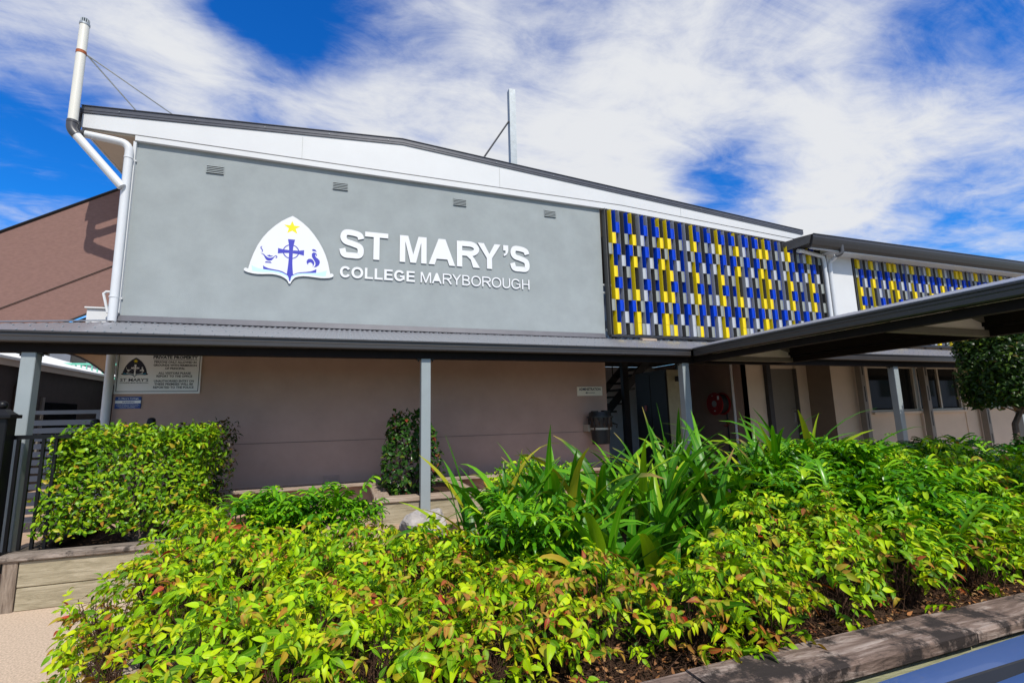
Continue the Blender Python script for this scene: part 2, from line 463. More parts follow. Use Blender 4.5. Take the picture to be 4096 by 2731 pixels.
class MB:
    """collects shapes in world coordinates and links them as one mesh object"""
    def __init__(s):
        s.v, s.f = [], []
    def quad(s, a, b, c, d):
        n = len(s.v); s.v += [tuple(a), tuple(b), tuple(c), tuple(d)]; s.f.append((n, n + 1, n + 2, n + 3)); return s
    def box(s, x0, x1, y0, y1, z0, z1):
        n = len(s.v)
        s.v += [(x0, y0, z0), (x1, y0, z0), (x1, y1, z0), (x0, y1, z0), (x0, y0, z1), (x1, y0, z1), (x1, y1, z1), (x0, y1, z1)]
        for q in ((0, 3, 2, 1), (4, 5, 6, 7), (0, 1, 5, 4), (1, 2, 6, 5), (2, 3, 7, 6), (3, 0, 4, 7)):
            s.f.append(tuple(n + i for i in q))
        return s
    def bevbox(s, x0, x1, y0, y1, z0, z1, b=0.008):
        """box with chamfered long edges (section in the plane across its longest side)"""
        dx, dy, dz = x1 - x0, y1 - y0, z1 - z0
        L = max(dx, dy, dz)
        def sec(p0, p1, q0, q1):
            return [(p0 + b, q0), (p1 - b, q0), (p1, q0 + b), (p1, q1 - b), (p1 - b, q1), (p0 + b, q1), (p0, q1 - b), (p0, q0 + b)]
        if L == dx:
            return s.sweep([(x0, p, q) for p, q in sec(y0, y1, z0, z1)], [(x1, p, q) for p, q in sec(y0, y1, z0, z1)])
        if L == dy:
            return s.sweep([(p, y0, q) for p, q in sec(x0, x1, z0, z1)], [(p, y1, q) for p, q in sec(x0, x1, z0, z1)])
        return s.sweep([(p, q, z0) for p, q in sec(x0, x1, y0, y1)], [(p, q, z1) for p, q in sec(x0, x1, y0, y1)])
    def sweep(s, A, B, caps=True):
        n = len(s.v); k = len(A)
        s.v += [tuple(p) for p in A] + [tuple(p) for p in B]
        for i in range(k):
            j = (i + 1) % k
            s.f.append((n + i, n + j, n + k + j, n + k + i))
        if caps:
            s.f.append(tuple(n + i for i in reversed(range(k))))
            s.f.append(tuple(n + k + i for i in range(k)))
        return s
    def tube(s, pts, r, seg=10, caps=True):
        pts = [Vector(p) for p in pts]
        rr = r if isinstance(r, (list, tuple)) else [r] * len(pts)
        rings = []
        n = len(s.v)
        ref = None
        for i, p in enumerate(pts):
            if i == 0: d = pts[1] - pts[0]
            elif i == len(pts) - 1: d = pts[-1] - pts[-2]
            else: d = (pts[i + 1] - p).normalized() + (p - pts[i - 1]).normalized()
            d.normalize()
            if ref is None:
                ref = Vector((0, 0, 1)) if abs(d.z) < 0.9 else Vector((1, 0, 0))
            a = d.cross(ref).normalized()
            b = d.cross(a).normalized()
            ref = -b if False else a.cross(d)
            for k in range(seg):
                t = 2 * math.pi * k / seg
                q = p + (a * math.cos(t) + b * math.sin(t)) * rr[i]
                s.v.append(tuple(q))
        for i in range(len(pts) - 1):
            for k in range(seg):
                j = (k + 1) % seg
                s.f.append((n + i * seg + k, n + i * seg + j, n + (i + 1) * seg + j, n + (i + 1) * seg + k))
        if caps:
            s.f.append(tuple(n + k for k in reversed(range(seg))))
            s.f.append(tuple(n + (len(pts) - 1) * seg + k for k in range(seg)))
        return s
    def poly_y(s, pts, y0, y1, back=True):
        """polygon given in (x, z), extruded from y0 (front) to y1"""
        n = len(s.v); k = len(pts)
        s.v += [(p[0], y0, p[1]) for p in pts] + [(p[0], y1, p[1]) for p in pts]
        s.f.append(tuple(n + i for i in range(k)))
        if back: s.f.append(tuple(n + k + i for i in reversed(range(k))))
        for i in range(k):
            j = (i + 1) % k
            s.f.append((n + i, n + k + i, n + k + j, n + j))
        return s
    def build(s, name, m, parent=None, smooth=False, kind=None, label=None, recalc=True, tri=False):
        off = wloc(parent) if parent is not None else Vector((0, 0, 0))
        me = bpy.data.meshes.new(name)
        me.from_pydata([(a - off.x, b - off.y, c - off.z) for a, b, c in s.v], [], s.f)
        if recalc or tri:
            bm = bmesh.new(); bm.from_mesh(me)
            if tri:
                bmesh.ops.triangulate(bm, faces=[f for f in bm.faces if len(f.verts) > 4])
            if recalc:
                bmesh.ops.recalc_face_normals(bm, faces=bm.faces)
            bm.to_mesh(me); bm.free()
        if smooth:
            me.shade_smooth()
        me.materials.append(MATS[m] if isinstance(m, str) else m)
        o = link(name, me, parent, kind=kind, label=label)
        return o

def arc_pts(p0, p1, p2, n=6):
    """quadratic bend from p0 to p2 with corner p1"""
    p0, p1, p2 = Vector(p0), Vector(p1), Vector(p2)
    return [p0 * (1 - t) ** 2 + p1 * 2 * t * (1 - t) + p2 * t * t for t in [i / n for i in range(n + 1)]]
def smooth_by_angle(o, deg=35):
    me = o.data
    me.shade_smooth()
    try:
        me.set_sharp_from_angle(angle=math.radians(deg))
    except Exception:
        pass
    return o

# ================================================================== SETTING
tag(MB().box(-220, 220, -220, 220, -0.30, -0.012).build('ground', 'ground_dirt'), kind='structure')
tag(MB().box(-14, 18, 1.52, 6.35, -0.2, 0.0).build('path', 'path_concrete'), kind='structure')
tag(MB().box(-40, 40, -9, 1.515, -0.2, -0.004).build('bounce_ground', 'bounce_concrete'), kind='structure')  # ground out of view, made pale to bounce light under the roofs
tag(MB().box(-14, 22, 6.36, 13.5, -0.2, 0.35).build('veranda_floor', 'veranda_concrete'), kind='structure')

# ================================================================== MAIN BUILDING
B = thing('school_building', (0.8, 8.1, 0.35), 'two storey school building with grey rendered wall and white gable fascia', 'building')
MB().poly_y([(-3.0, 3.06), (4.68, 3.06), (4.70, 5.79), (-3.0, 5.85)], 8.0, 8.2).build('upper_wall', 'stucco', B, tri=True)
MB().box(-2.96, 4.64, 8.004, 8.2, 0.35, 3.055).build('lower_wall', 'lower_wall', B)
MB().box(-2.96, 4.64, 7.999, 8.003, 1.352, 1.357).build('wall_joint', 'dark_brown', B)
MB().box(-3.0, -2.8, 8.205, 19, 0.35, 5.80).build('side_wall', 'white_wall', B)
# gable fascia, its trim and the capping
top = [(-3.65, 6.182), (0.844, 6.463), (10.02, 5.785)]
MB().poly_y([(-3.635, 6.07), (-3.635, 5.860), (-2.96, 5.858), (5.17, 5.803), (10.0, 5.545), (10.0, 5.68), (0.844, 6.355)], 7.93, 7.96).build('fascia', 'white_paint', B, tri=True)
for k, (xj, zz0, zz1) in enumerate([(-0.75, 5.85, 6.22), (2.6, 5.825, 6.20), (6.6, 5.735, 5.92)]):
    MB().box(xj, xj + 0.004, 7.927, 7.929, zz0, zz1).build('fascia_joint', 'mid_grey', B)
MB().poly_y([(-2.99, 5.846), (-2.99, 5.772), (4.72, 5.682), (5.17, 5.678), (9.98, 5.434), (9.98, 5.530), (5.17, 5.790)], 7.936, 7.9995).build('wall_trim', 'white_paint', B, tri=True)
MB().box(-3.012, -2.975, 7.955, 7.9995, 3.2, 5.765).build('corner_trim', 'white_paint', B)
for (x0, z0), (x1, z1) in ((top[0], top[1]), (top[1], top[2])):
    mb = MB()
    for k in range(3):
        a0, a1 = z0 - k * .036, z1 - k * .036
        y = 7.915 - (0.006 if k == 1 else 0.0)
        mb.poly_y([(x0, a0), (x0, a0 - .035), (x1, a1 - .035), (x1, a1)], y, 7.929)
    mb.poly_y([(x0, z0 + .004), (x0, z0 - .004), (x1, z1 - .004), (x1, z1 + .004)], 7.90, 8.15)
    mb.build('barge_capping', 'charcoal_cap', B, tri=True)
mb = MB()
for xs in np.linspace(-3.2, 0.6, 5):
    zc = 6.182 + (xs + 3.65) / 4.494 * .281 - .055
    mb.tube([(xs, 7.912, zc), (xs, 7.900, zc)], .007, 6)
for xs in np.linspace(1.4, 9.4, 8):
    zc = 6.463 - (xs - .844) / 9.176 * .678 - .055
    mb.tube([(xs, 7.912, zc), (xs, 7.900, zc)], .007, 6)
mb.build('capping_screw', 'steel_grey', B, kind='stuff')
# roof behind the capping
mb = MB()
for (x0, z0), (x1, z1) in ((top[0], top[1]), (top[1], top[2])):
    mb.sweep([(x0, 7.97, z0 - .02), (x0, 20, z0 - .02), (x0, 20, z0 - .06), (x0, 7.97, z0 - .06)],
             [(x1, 7.97, z1 - .02), (x1, 20, z1 - .02), (x1, 20, z1 - .06), (x1, 7.97, z1 - .06)])
mb.build('roof', 'roof_sheet', B)
# left eave: soffit and gutter running back
MB().box(-3.61, -3.0, 7.965, 19.5, 5.835, 5.855).build('soffit', 'cream_wall', B)
mb = MB()
prof = [(-3.775, 6.175), (-3.775, 6.06), (-3.76, 6.045), (-3.66, 6.045), (-3.645, 6.06), (-3.645, 6.13)]
mb.sweep([(x, 7.89, z) for x, z in prof], [(x, 19.5, z) for x, z in prof])
mb.box(-3.73, -3.655, 7.90, 7.98, 5.90, 6.043)
mb.build('eave_gutter', 'charcoal_cap', B)
MB().box(-3.635, -3.612, 7.965, 19.5, 5.83, 6.08).build('eave_fascia', 'white_paint', B)
# downpipe at the corner
mb = MB()
mb.tube([(-3.685, 7.93, 5.92)] + arc_pts((-3.685, 7.92, 5.84), (-3.685, 7.90, 5.735), (-3.55, 7.88, 5.728)), .052, 14)
smooth_by_angle(mb.build('downpipe_elbow', 'charcoal', B))
mb = MB()
mb.tube([(-3.55, 7.88, 5.728)] + [(-3.25, 7.89, 5.705)] + arc_pts((-3.14, 7.90, 5.695), (-3.035, 7.905, 5.68), (-3.035, 7.91, 5.56)) + [(-3.03, 7.91, 3.07)], .052, 14)
for zc in (5.48, 3.42):
    mb.tube([(-3.034, 7.91, zc), (-3.034, 7.91, zc - .02)], .058, 14)
    mb.box(-3.0, -2.96, 7.97, 7.998, zc - .02, zc)
smooth_by_angle(mb.build('downpipe', 'pvc', B))
smooth_by_angle(MB().tube([(-3.0, 7.93, 2.95), (-3.0, 7.93, 0.36)], .052, 14).build('downpipe', 'pvc', B))
# overflow pipe and small box by the foot of the pipe
MB().box(-3.46, -3.09, 8.25, 8.6, 2.78, 3.30).build('meter_box', 'white_paint', B)
MB().box(-3.48, -3.07, 8.22, 8.62, 3.305, 3.325).build('meter_box_lid', 'white_paint', B)
smooth_by_angle(MB().tube([(-3.05, 8.0, 3.50), (-3.16, 8.0, 3.50), (-3.19, 8.0, 3.47), (-3.12, 8.0, 3.2)], .018, 8).build('overflow_pipe', 'pvc', B))
# wall vents
def vent(x, z, w=.225, h=.135, y=8.0, m='stucco', n=4):
    v = MB()
    v.box(x - w / 2, x + w / 2, y - .006, y - .001, z - h / 2, z + h / 2)
    f = v.build('wall_vent', 'dark_room', B)
    for k in range(n + 1):
        zc = z - h / 2 + (k + .5) * h / (n + 1)
        MB().sweep([(x - w / 2, y - .022, zc - .012), (x - w / 2, y - .0065, zc + .006), (x - w / 2, y - .0065, zc + .011), (x - w / 2, y - .022, zc - .004)],
                   [(x + w / 2, y - .022, zc - .012), (x + w / 2, y - .0065, zc + .006), (x + w / 2, y - .0065, zc + .011), (x + w / 2, y - .022, zc - .004)]).build('vent_slat', m, f)
    e = MB()
    e.box(x - w / 2 - .008, x - w / 2, y - .014, y - .0005, z - h / 2, z + h / 2); e.box(x + w / 2, x + w / 2 + .008, y - .014, y - .0005, z - h / 2, z + h / 2)
    e.build('vent_rim', m, f)
for x, z in ((-1.96, 5.50), (-0.15, 5.485), (1.865, 5.462), (3.62, 5.459)):
    vent(x, z)
for x, z in ((-0.15, .79), (1.875, .79), (3.7, .79)):
    vent(x, z, .22, .10, 8.004, 'lower_wall', 3)

# ---------------------------------------------------------------- recess behind the screen
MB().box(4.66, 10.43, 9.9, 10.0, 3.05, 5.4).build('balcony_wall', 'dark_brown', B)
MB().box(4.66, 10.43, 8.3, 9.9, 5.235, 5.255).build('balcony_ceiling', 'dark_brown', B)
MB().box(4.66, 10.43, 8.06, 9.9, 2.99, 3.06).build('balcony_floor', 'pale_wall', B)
for k in range(5):
    x0 = 5.0 + k * 1.08
    f = MB().box(x0, x0 + .95, 9.87, 9.899, 3.30, 4.75).build('balcony_window', 'sky_glass', B)
    fr = MB()
    for xx in (x0 - .03, x0 + .46, x0 + .95): fr.box(xx, xx + .035, 9.84, 9.868, 3.27, 4.78)
    fr.build('window_frame', 'dark_steel', f)
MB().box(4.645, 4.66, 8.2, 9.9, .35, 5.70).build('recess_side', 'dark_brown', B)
for zc in (4.19, 4.03, 3.28):
    smooth_by_angle(MB().tube([(4.66, 8.20, zc), (10.4, 8.20, zc)], .022, 8).build('balcony_rail', 'galv', B))
MB().box(10.42, 10.60, 8.0, 8.2, 3.05, 5.30).build('screen_end_wall', 'white_wall', B)

# lower storey, recessed entry
MB().box(4.66, 8.6, 12.0, 12.1, .35, 2.98).build('entry_back_wall', 'pale_wall', B)
MB().box(8.6, 8.75, 8.605, 12.0, .35, 2.98).build('entry_side_wall', 'lower_wall', B)
MB().box(8.6, 9.27, 8.6, 8.75, .35, 2.98).build('entry_front_wall', 'cream_wall', B)
MB().box(10.11, 10.44, 8.6, 8.75, .35, 2.98).build('entry_front_wall', 'cream_wall', B)
MB().box(9.27, 10.11, 8.66, 8.75, 2.62, 2.98).build('door_head', 'cream_wall', B)
dr = MB().box(9.30, 10.08, 8.68, 8.73, .36, 2.62).build('door', 'door_paint', B)
MB().box(9.27, 9.298, 8.59, 8.72, .36, 2.62).build('door_frame', 'frame_alu', dr)
MB().box(10.082, 10.108, 8.59, 8.72, .36, 2.62).build('door_frame', 'fin_dark', dr)
h = MB(); h.box(9.99, 10.03, 8.66, 8.679, 1.38, 1.60); h.tube([(10.01, 8.66, 1.66), (10.01, 8.62, 1.66)], .014, 8); h.tube([(10.01, 8.62, 1.66), (9.90, 8.62, 1.66)], .011, 8)
smooth_by_angle(h.build('door_handle', 'silver', dr))
smooth_by_angle(MB().tube([(10.02, 8.68, 1.28), (10.02, 8.655, 1.28)], .025, 10).build('door_lock', 'silver', dr))
MB().box(9.10, 9.22, 8.50, 8.598, .35, 2.98).build('entry_column', 'dark_steel', B)
smooth_by_angle(MB().tube([(8.56, 9.0, 2.9), (8.56, 9.0, .4)], .03, 8).build('conduit', 'sign_white', B))

# ================================================================== RIGHT WING
Wg = thing('classroom_wing', (14.5, 8.3, 0.35), 'lower classroom wing with white pillar, dark eave gutter and sliding windows', 'building')
MB().box(10.62, 11.42, 7.88, 8.3, 3.05, 5.24).build('pillar', 'white_wall', Wg)
MB().box(10.44, 11.62, 8.0, 8.3, .35, 2.98).build('lower_wall', 'cream_wall', Wg)
MB().box(10.432, 10.438, 8.0, 8.598, .352, 2.98).build('shaded_return', 'shaded_return', Wg)  # thin sheet over the cream wall end, its shade put into the colour
MB().box(11.62, 15.0, 8.02, 8.3, .35, 1.56).build('lower_wall', 'cream_wall', Wg)
MB().box(11.62, 15.0, 8.02, 8.3, 2.64, 2.98).build('lower_wall', 'cream_wall', Wg)
MB().box(15.0, 24, 8.0, 8.3, .35, 2.98).build('lower_wall', 'cream_wall', Wg)
MB().box(11.62, 15.05, 7.94, 8.02, 1.50, 1.555).build('window_ledge', 'cream_wall', Wg)
for x0, x1, xm in ((11.64, 13.28, 12.6), (13.36, 14.98, 14.2)):
    wd = MB().box(x0 + .04, x1 - .04, 8.08, 8.09, 1.60, 2.60).build('window_pane', 'window_glass', Wg)
    fr = MB()
    fr.box(x0, x1, 8.03, 8.12, 1.56, 1.605); fr.box(x0, x1, 8.03, 8.12, 2.595, 2.64)
    fr.box(x0, x0 + .045, 8.031, 8.119, 1.606, 2.594); fr.box(x1 - .045, x1, 8.031, 8.119, 1.606, 2.594); fr.box(xm - .025, xm + .025, 8.04, 8.118, 1.606, 2.594)
    fr.build('window_frame', 'frame_alu', wd)
for x in (16.0, 17.8, 19.6):
    wd = MB().box(x, x + 1.5, 7.99, 7.995, 1.60, 2.60).build('window_pane', 'window_glass', Wg)
    fr = MB()
    fr.box(x - .04, x + 1.54, 7.96, 7.999, 1.555, 1.60); fr.box(x - .04, x + 1.54, 7.96, 7.999, 2.60, 2.64); fr.box(x + .73, x + .77, 7.965, 7.989, 1.605, 2.595)
    fr.build('window_frame', 'frame_alu', wd)
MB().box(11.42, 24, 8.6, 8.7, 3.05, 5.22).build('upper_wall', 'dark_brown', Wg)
MB().box(10.44, 24, 7.605, 8.6, 5.222, 5.25).build('soffit', 'white_paint', Wg)
MB().box(9.75, 24, 7.548, 7.60, 5.195, 5.222).build('eave_fascia', 'white_paint', Wg)
gp = [(7.42, 5.50), (7.42, 5.485), (7.435, 5.48), (7.435, 5.42), (7.45, 5.36), (7.48, 5.27), (7.515, 5.225), (7.545, 5.215), (7.545, 5.46)]
MB().sweep([(9.70, y, z) for y, z in gp], [(24, y, z) for y, z in gp]).build('eave_gutter', 'gutter', Wg)
MB().sweep([(9.70, 7.44, 5.49), (9.70, 11.5, 6.0), (9.70, 11.5, 5.95), (9.70, 7.52, 5.42)], [(24, 7.44, 5.49), (24, 11.5, 6.0), (24, 11.5, 5.95), (24, 7.52, 5.42)]).build('roof', 'charcoal', Wg)
MB().sweep([(9.32, 7.9, 5.41), (9.66, 7.46, 5.48), (9.66, 7.52, 5.30), (9.40, 7.9, 5.22)], [(9.9, 8.6, 5.5), (9.9, 7.6, 5.5), (9.9, 7.6, 5.30), (9.9, 8.6, 5.25)]).build('roof_end', 'charcoal', Wg)
mb = MB(); mb.tube([(10.62, 7.50, 5.34)] + arc_pts((10.62, 7.50, 5.20), (10.62, 7.50, 5.12), (10.52, 7.58, 5.10)), .045, 12)
smooth_by_angle(mb.build('downpipe_elbow', 'charcoal', Wg))
mb = MB(); mb.tube([(10.53, 7.57, 5.105), (10.42, 7.72, 5.06)] + arc_pts((10.36, 7.76, 5.04), (10.32, 7.79, 5.02), (10.40, 7.80, 4.85)) + [(10.56, 7.80, 4.6), (10.57, 7.80, 3.05)], .045, 12)
mb = MB(); mb.tube([(10.53, 7.57, 5.105), (10.60, 7.70, 5.07)] + arc_pts((10.60, 7.75, 5.05), (10.585, 7.80, 5.03), (10.585, 7.80, 4.9)) + [(10.585, 7.80, 3.05)], .045, 12)
smooth_by_angle(mb.build('downpipe', 'pvc', Wg))
mb = MB(); mb.tube([(9.62, 7.78, 5.20), (9.75, 7.78, 5.21), (10.28, 7.82, 5.17)] + arc_pts((10.38, 7.83, 5.165), (10.475, 7.84, 5.16), (10.475, 7.84, 5.02)) + [(10.475, 7.84, 3.05)], .047, 12)
smooth_by_angle(mb.build('downpipe', 'pvc', Wg))
for x in (11.12, 13.28, 15.45, 17.7, 19.5):
    o = MB()
    o.box(x, x + .13, 7.80, 7.815, .36, 2.97); o.box(x, x + .012, 7.815, 7.93, .36, 2.97); o.box(x + .118, x + .13, 7.815, 7.93, .36, 2.97)
    u = o.build('slotted_upright', 'upright_paint', Wg)
    s_ = MB()
    for k in range(4): s_.box(x + .05, x + .08, 7.797, 7.7995, .6 + k * .6, .95 + k * .6)
    s_.build('slot', 'black_steel', u)

# ================================================================== LOUVRE SCREENS

Y_A, Y_B = (3, 6, 8, 11), (3, 5, 8, 10, 11)
COLS = [('K', (4, 9)), ('Y', Y_A), ('B', (2, 4, 7, 9)), ('W', (5, 10)), ('K', Y_A), ('B', (2, 4, 9)), ('Y', Y_B), ('K', (4, 9, 11)), ('W', Y_A),
        ('B', (2, 4, 7, 9)), ('W', (5, 10)), ('K', Y_A), ('B', (2, 4, 9)), ('Y', Y_B), ('K', (4, 9, 11)), ('Y', Y_A), ('B', (2, 4, 7, 9)), ('W', (5, 10)),
        ('K', Y_A), ('B', (9,)), ('W', Y_B), ('K', (4, 9, 11)), ('Y', Y_A), ('B', (2, 4, 7, 9)), ('W', (5, 10)), ('K', Y_A), ('B', (2, 4, 9)), ('W', Y_B)]
FINM = {'Y': 'yellow', 'B': 'blue', 'W': 'fin_grey', 'K': 'fin_dark'}
PANM = {'Y': 'yellow', 'B': 'blue', 'W': 'light_grey', 'K': 'mid_grey'}
PITCH, ROWH = 0.0921, 0.2245
def panel_mesh(m, n):
    me = bpy.data.meshes.new('panel')
    w, hh, t = .080, ROWH * n - .004, .0025
    prof = [(0, 0), (w * .72, 0), (w * .78, -.009), (w * .86, -.009), (w * .90, 0), (w, 0.0), (w, .014), (w - t, .014), (w - t, t), (0, t)]
    v = [(x, y, 0) for x, y in prof] + [(x, y, -hh) for x, y in prof]
    k = len(prof)
    f = [(i, (i + 1) % k, k + (i + 1) % k, k + i) for i in range(k)]
    f += [tuple(reversed(range(k))), tuple(range(k, 2 * k))]
    me.from_pydata(v, [], f)
    bm = bmesh.new(); bm.from_mesh(me); bmesh.ops.recalc_face_normals(bm, faces=bm.faces); bm.to_mesh(me); bm.free()
    me.materials.append(MATS[m])
    return me
PM = {c: panel_mesh(m, 1) for c, m in PANM.items()}
def fin_mesh(m, z0, z1):
    me = bpy.data.meshes.new('fin')
    t, d = .003, .095
    s_ = -.30 * d
    v = [(0, 0, z1), (t, 0, z1), (t + s_, d, z1), (s_, d, z1), (0, 0, z0), (t, 0, z0), (t + s_, d, z0), (s_, d, z0)]
    f = [(0, 3, 2, 1), (4, 5, 6, 7), (0, 1, 5, 4), (1, 2, 6, 5), (2, 3, 7, 6), (3, 0, 4, 7)]
    me.from_pydata(v, [], f)
    bm = bmesh.new(); bm.from_mesh(me); bmesh.ops.recalc_face_normals(bm, faces=bm.faces); bm.to_mesh(me); bm.free()
    me.materials.append(MATS[m])
    return me
def louvre(label, x0, n, zbot, topf, shift, y=7.865):
    R = thing('louvre_screen', (x0 + n * PITCH / 2, y, zbot), label, 'louvre screen')
    off = Vector(R.location)
    for i in range(n):
        c, rows = COLS[i % 28]
        if i == 0: c, rows = 'K', (4, 9)
        x = x0 + i * PITCH
        zt = topf(x)
        fo = link('fin', fin_mesh(FINM[c], zbot - zbot, zt - zbot), R, Vector((x, y, zbot)) - off)
        ztop_rows = zbot + (11 - shift) * ROWH
        for r in rows:
            r2 = r - shift
            if r2 < 1: continue
            z = ztop_rows - (r2 - 1) * ROWH
            link('panel', PM[c], fo, (.003 + rng.normal(0, .001), -.001 + rng.normal(0, .0015), z - zbot + rng.normal(0, .0015)), Quaternion((0, 0, 1), rng.normal(0, .03)))
    fr = MB()
    xe = x0 + n * PITCH
    fr.box(x0 - .05, xe + .02, y - .005, y + .085, zbot - .05, zbot - .012)
    fr.build('bottom_rail', 'dark_steel', R)
    zt0 = topf(x0)
    MB().box(x0 - .052, x0 - .04, y - .006, y + .13, zbot - .01, zt0).build('end_post', 'fin_dark', R)
    MB().box(xe + .0, xe + .012, y - .006, y + .13, zbot - .01, topf(xe)).build('end_post', 'fin_dark', R)
    # backing rails the fins are fixed to
    b = MB()
    for zc in np.arange(zbot + .3, topf(x0) - .1, .75):
        b.box(x0 - .03, xe, y + .0965, y + .112, zc, zc + .03)
    b.build('backing_rail', 'dark_steel', R)
    sc = MB()
    for i in range(0, n, 1):
        x = x0 + i * PITCH
        for r in COLS[i % 28][1]:
            r2 = r - shift
            if r2 < 1: continue
            z = zbot + (11 - shift) * ROWH - (r2 - 1) * ROWH
            for dz in (.03, .19): sc.box(x + .064, x + .072, y - .0135, y - .0105, z - dz - .008, z - dz)
    sc.build('screw', 'galv', R, kind='stuff')
    return R
louvre('tall screen of yellow, blue and grey louvre panels beside the grey rendered wall', 4.78, 61, 3.15, lambda x: 5.655 if x < 4.9 else 5.655 - (x - 4.9) / 5.5 * .325, 0)
louvre('lower screen of yellow, blue and grey louvre panels under the wing eave', 11.50, 100, 3.17, lambda x: 5.215, 2)

# ================================================================== BIG SIGN: letters and crest
def ribbon(pts, w):
    pts = [Vector((p[0], p[1])) for p in pts]
    Ls, Rs = [], []
    for i, p in enumerate(pts):
        a = pts[max(i - 1, 0)]; b = pts[min(i + 1, len(pts) - 1)]
        d = (b - a).normalized(); nrm = Vector((-d.y, d.x))
        Ls.append(p + nrm * w / 2); Rs.append(p - nrm * w / 2)
    return Ls, Rs
def crom(P, n=8):
    P = [Vector(p) for p in P]
    P = [P[0] * 2 - P[1]] + P + [P[-1] * 2 - P[-2]]
    out = []
    for i in range(1, len(P) - 2):
        p0, p1, p2, p3 = P[i - 1:i + 3]
        for k in range(n):
            t = k / n
            out.append(.5 * ((2 * p1) + (p2 - p0) * t + (2 * p0 - 5 * p1 + 4 * p2 - p3) * t * t + (3 * p1 - p0 - 3 * p2 + p3) * t ** 3))
    out.append(P[-2])
    return out
def ell(cx, cy, rx, ry, a0, a1, n=28, e=2.25):
    out = []
    for i in range(n + 1):
        t = math.radians(a0 + (a1 - a0) * i / n)
        c, s = math.cos(t), math.sin(t)
        out.append((cx + rx * math.copysign(abs(c) ** (2 / e), c), cy + ry * math.copysign(abs(s) ** (2 / e), s)))
    return out
def glyph(ch, W, w):
    """polygons and strokes of a grotesque capital in a box W x 1"""
    h = w / 2
    P, R = [], []
    if ch == 'S':
        R.append(crom([(W - h * 1.02, .70), (W * .80, .845), (W * .52, 1.012 - h), (W * .24, .90), (h * 1.25, .735), (W * .25, .585), (W * .52, .515),
                       (W * .80, .425), (W - h * 1.05, .27), (W * .80, .105), (W * .50, h - .012), (W * .21, .115), (h * .95, .315)], 7))
    elif ch == 'T':
        P += [[(0, 1), (0, 1 - w * .86), (W / 2 - h, 1 - w * .86), (W / 2 - h, 0), (W / 2 + h, 0), (W / 2 + h, 1 - w * .86), (W, 1 - w * .86), (W, 1)]]
    elif ch == 'M':
        a = w * .95
        P += [[(0, 0), (a, 0), (a, .78), (W / 2 - a * .52, 0), (W / 2 + a * .52, 0), (W - a, .78), (W - a, 0), (W, 0), (W, 1), (W - a * 1.52, 1), (W / 2, .31 if w > .17 else .2), (a * 1.52, 1), (0, 1)]]
    elif ch == 'A':
        b = w * 1.08
        P += [[(0, 0), (b, 0), (b + .21 * (W / 2 - b) * 1.25, .225), (W - b - .21 * (W / 2 - b) * 1.25, .225), (W - b, 0), (W, 0), (W / 2 + b * .58, 1), (W / 2 - b * .58, 1)]]
    elif ch == 'Y':
        P += [[(0, 1), (w * 1.2, 1), (W / 2, .59), (W - w * 1.2, 1), (W, 1), (W / 2 + h, .42), (W / 2 + h, 0), (W / 2 - h, 0), (W / 2 - h, .42)]]
    elif ch == 'L':
        P += [[(0, 1), (0, 0), (W, 0), (W, w * .86), (w, w * .86), (w, 1)]]
    elif ch == 'E':
        v = w * .86
        P += [[(0, 1), (0, 0), (W, 0), (W, v), (w, v), (w, .5 - v * .42), (W * .93, .5 - v * .42), (W * .93, .5 + v * .52), (w, .5 + v * .52), (w, 1 - v), (W * .97, 1 - v), (W * .97, 1)]]
    elif ch == 'H':
        v = w * .86
        P += [[(0, 0), (w, 0), (w, .5 - v * .45), (W - w, .5 - v * .45), (W - w, 0), (W, 0), (W, 1), (W - w, 1), (W - w, .5 + v * .55), (w, .5 + v * .55), (w, 1), (0, 1)]]
    elif ch == 'O':
        R.append(ell(W / 2, .5, W / 2 - h, .515 - h, 0, 360, 44, 2.15))
    elif ch == 'C':
        R.append(ell(W / 2 + .02, .5, W / 2 - h, .515 - h, 32, 328, 40, 2.15))
    elif ch == 'G':
        R.append(ell(W / 2, .5, W / 2 - h, .515 - h, 32, 320, 40, 2.15))
        P += [[(W * .56, .53), (W * .56, .53 - w * .84), (W - w * .92, .53 - w * .84), (W - w * .92, .13), (W, .13), (W, .53)]]
    elif ch == 'U':
        R.append([(h, 1), (h, .7)] + [(x, y) for x, y in ell(W / 2, .36, W / 2 - h, .375 - h, 180, 360, 24, 2.2)] + [(W - h, .7), (W - h, 1)])
    elif ch == 'R':
        P += [[(0, 0), (w, 0), (w, 1), (0, 1)]]
        R.append([(w * .9, 1 - w * .43)] + [(W * .56 + (W * .415 - h) * math.sin(math.radians(a)), .725 + (.275 - w * .43) * math.cos(math.radians(a))) for a in range(0, 181, 12)] + [(w * .9, .45 + w * .43)])
        P += [[(W * .42, .44), (W * .60, .30), (W - w * 1.30, 0), (W, 0), (W * .78, .33), (W * .66, .47)]]
    elif ch == 'B':
        P += [[(0, 0), (w, 0), (w, 1), (0, 1)]]
        R.append([(w * .9, 1 - w * .43)] + [(W * .56 + (W * .38 - h) * math.sin(math.radians(a)), .745 + (.255 - w * .43) * math.cos(math.radians(a))) for a in range(0, 181, 12)] + [(w * .9, .49 + w * .43)])
        R.append([(w * .9, .49 + w * .43)] + [(W * .58 + (W * .42 - h) * math.sin(math.radians(a)), .272 + (.272 - w * .43) * math.cos(math.radians(a))) for a in range(0, 181, 12)] + [(w * .9, w * .43)])
    elif ch == "'":
        P += [[(0, 1), (0, .78), (W * .46, .78), (W * .42, .68), (W * .05, .63), (W * .10, .555), (W * .55, .60), (W * .88, .70), (W, .80), (W, 1)]]
    return P, R
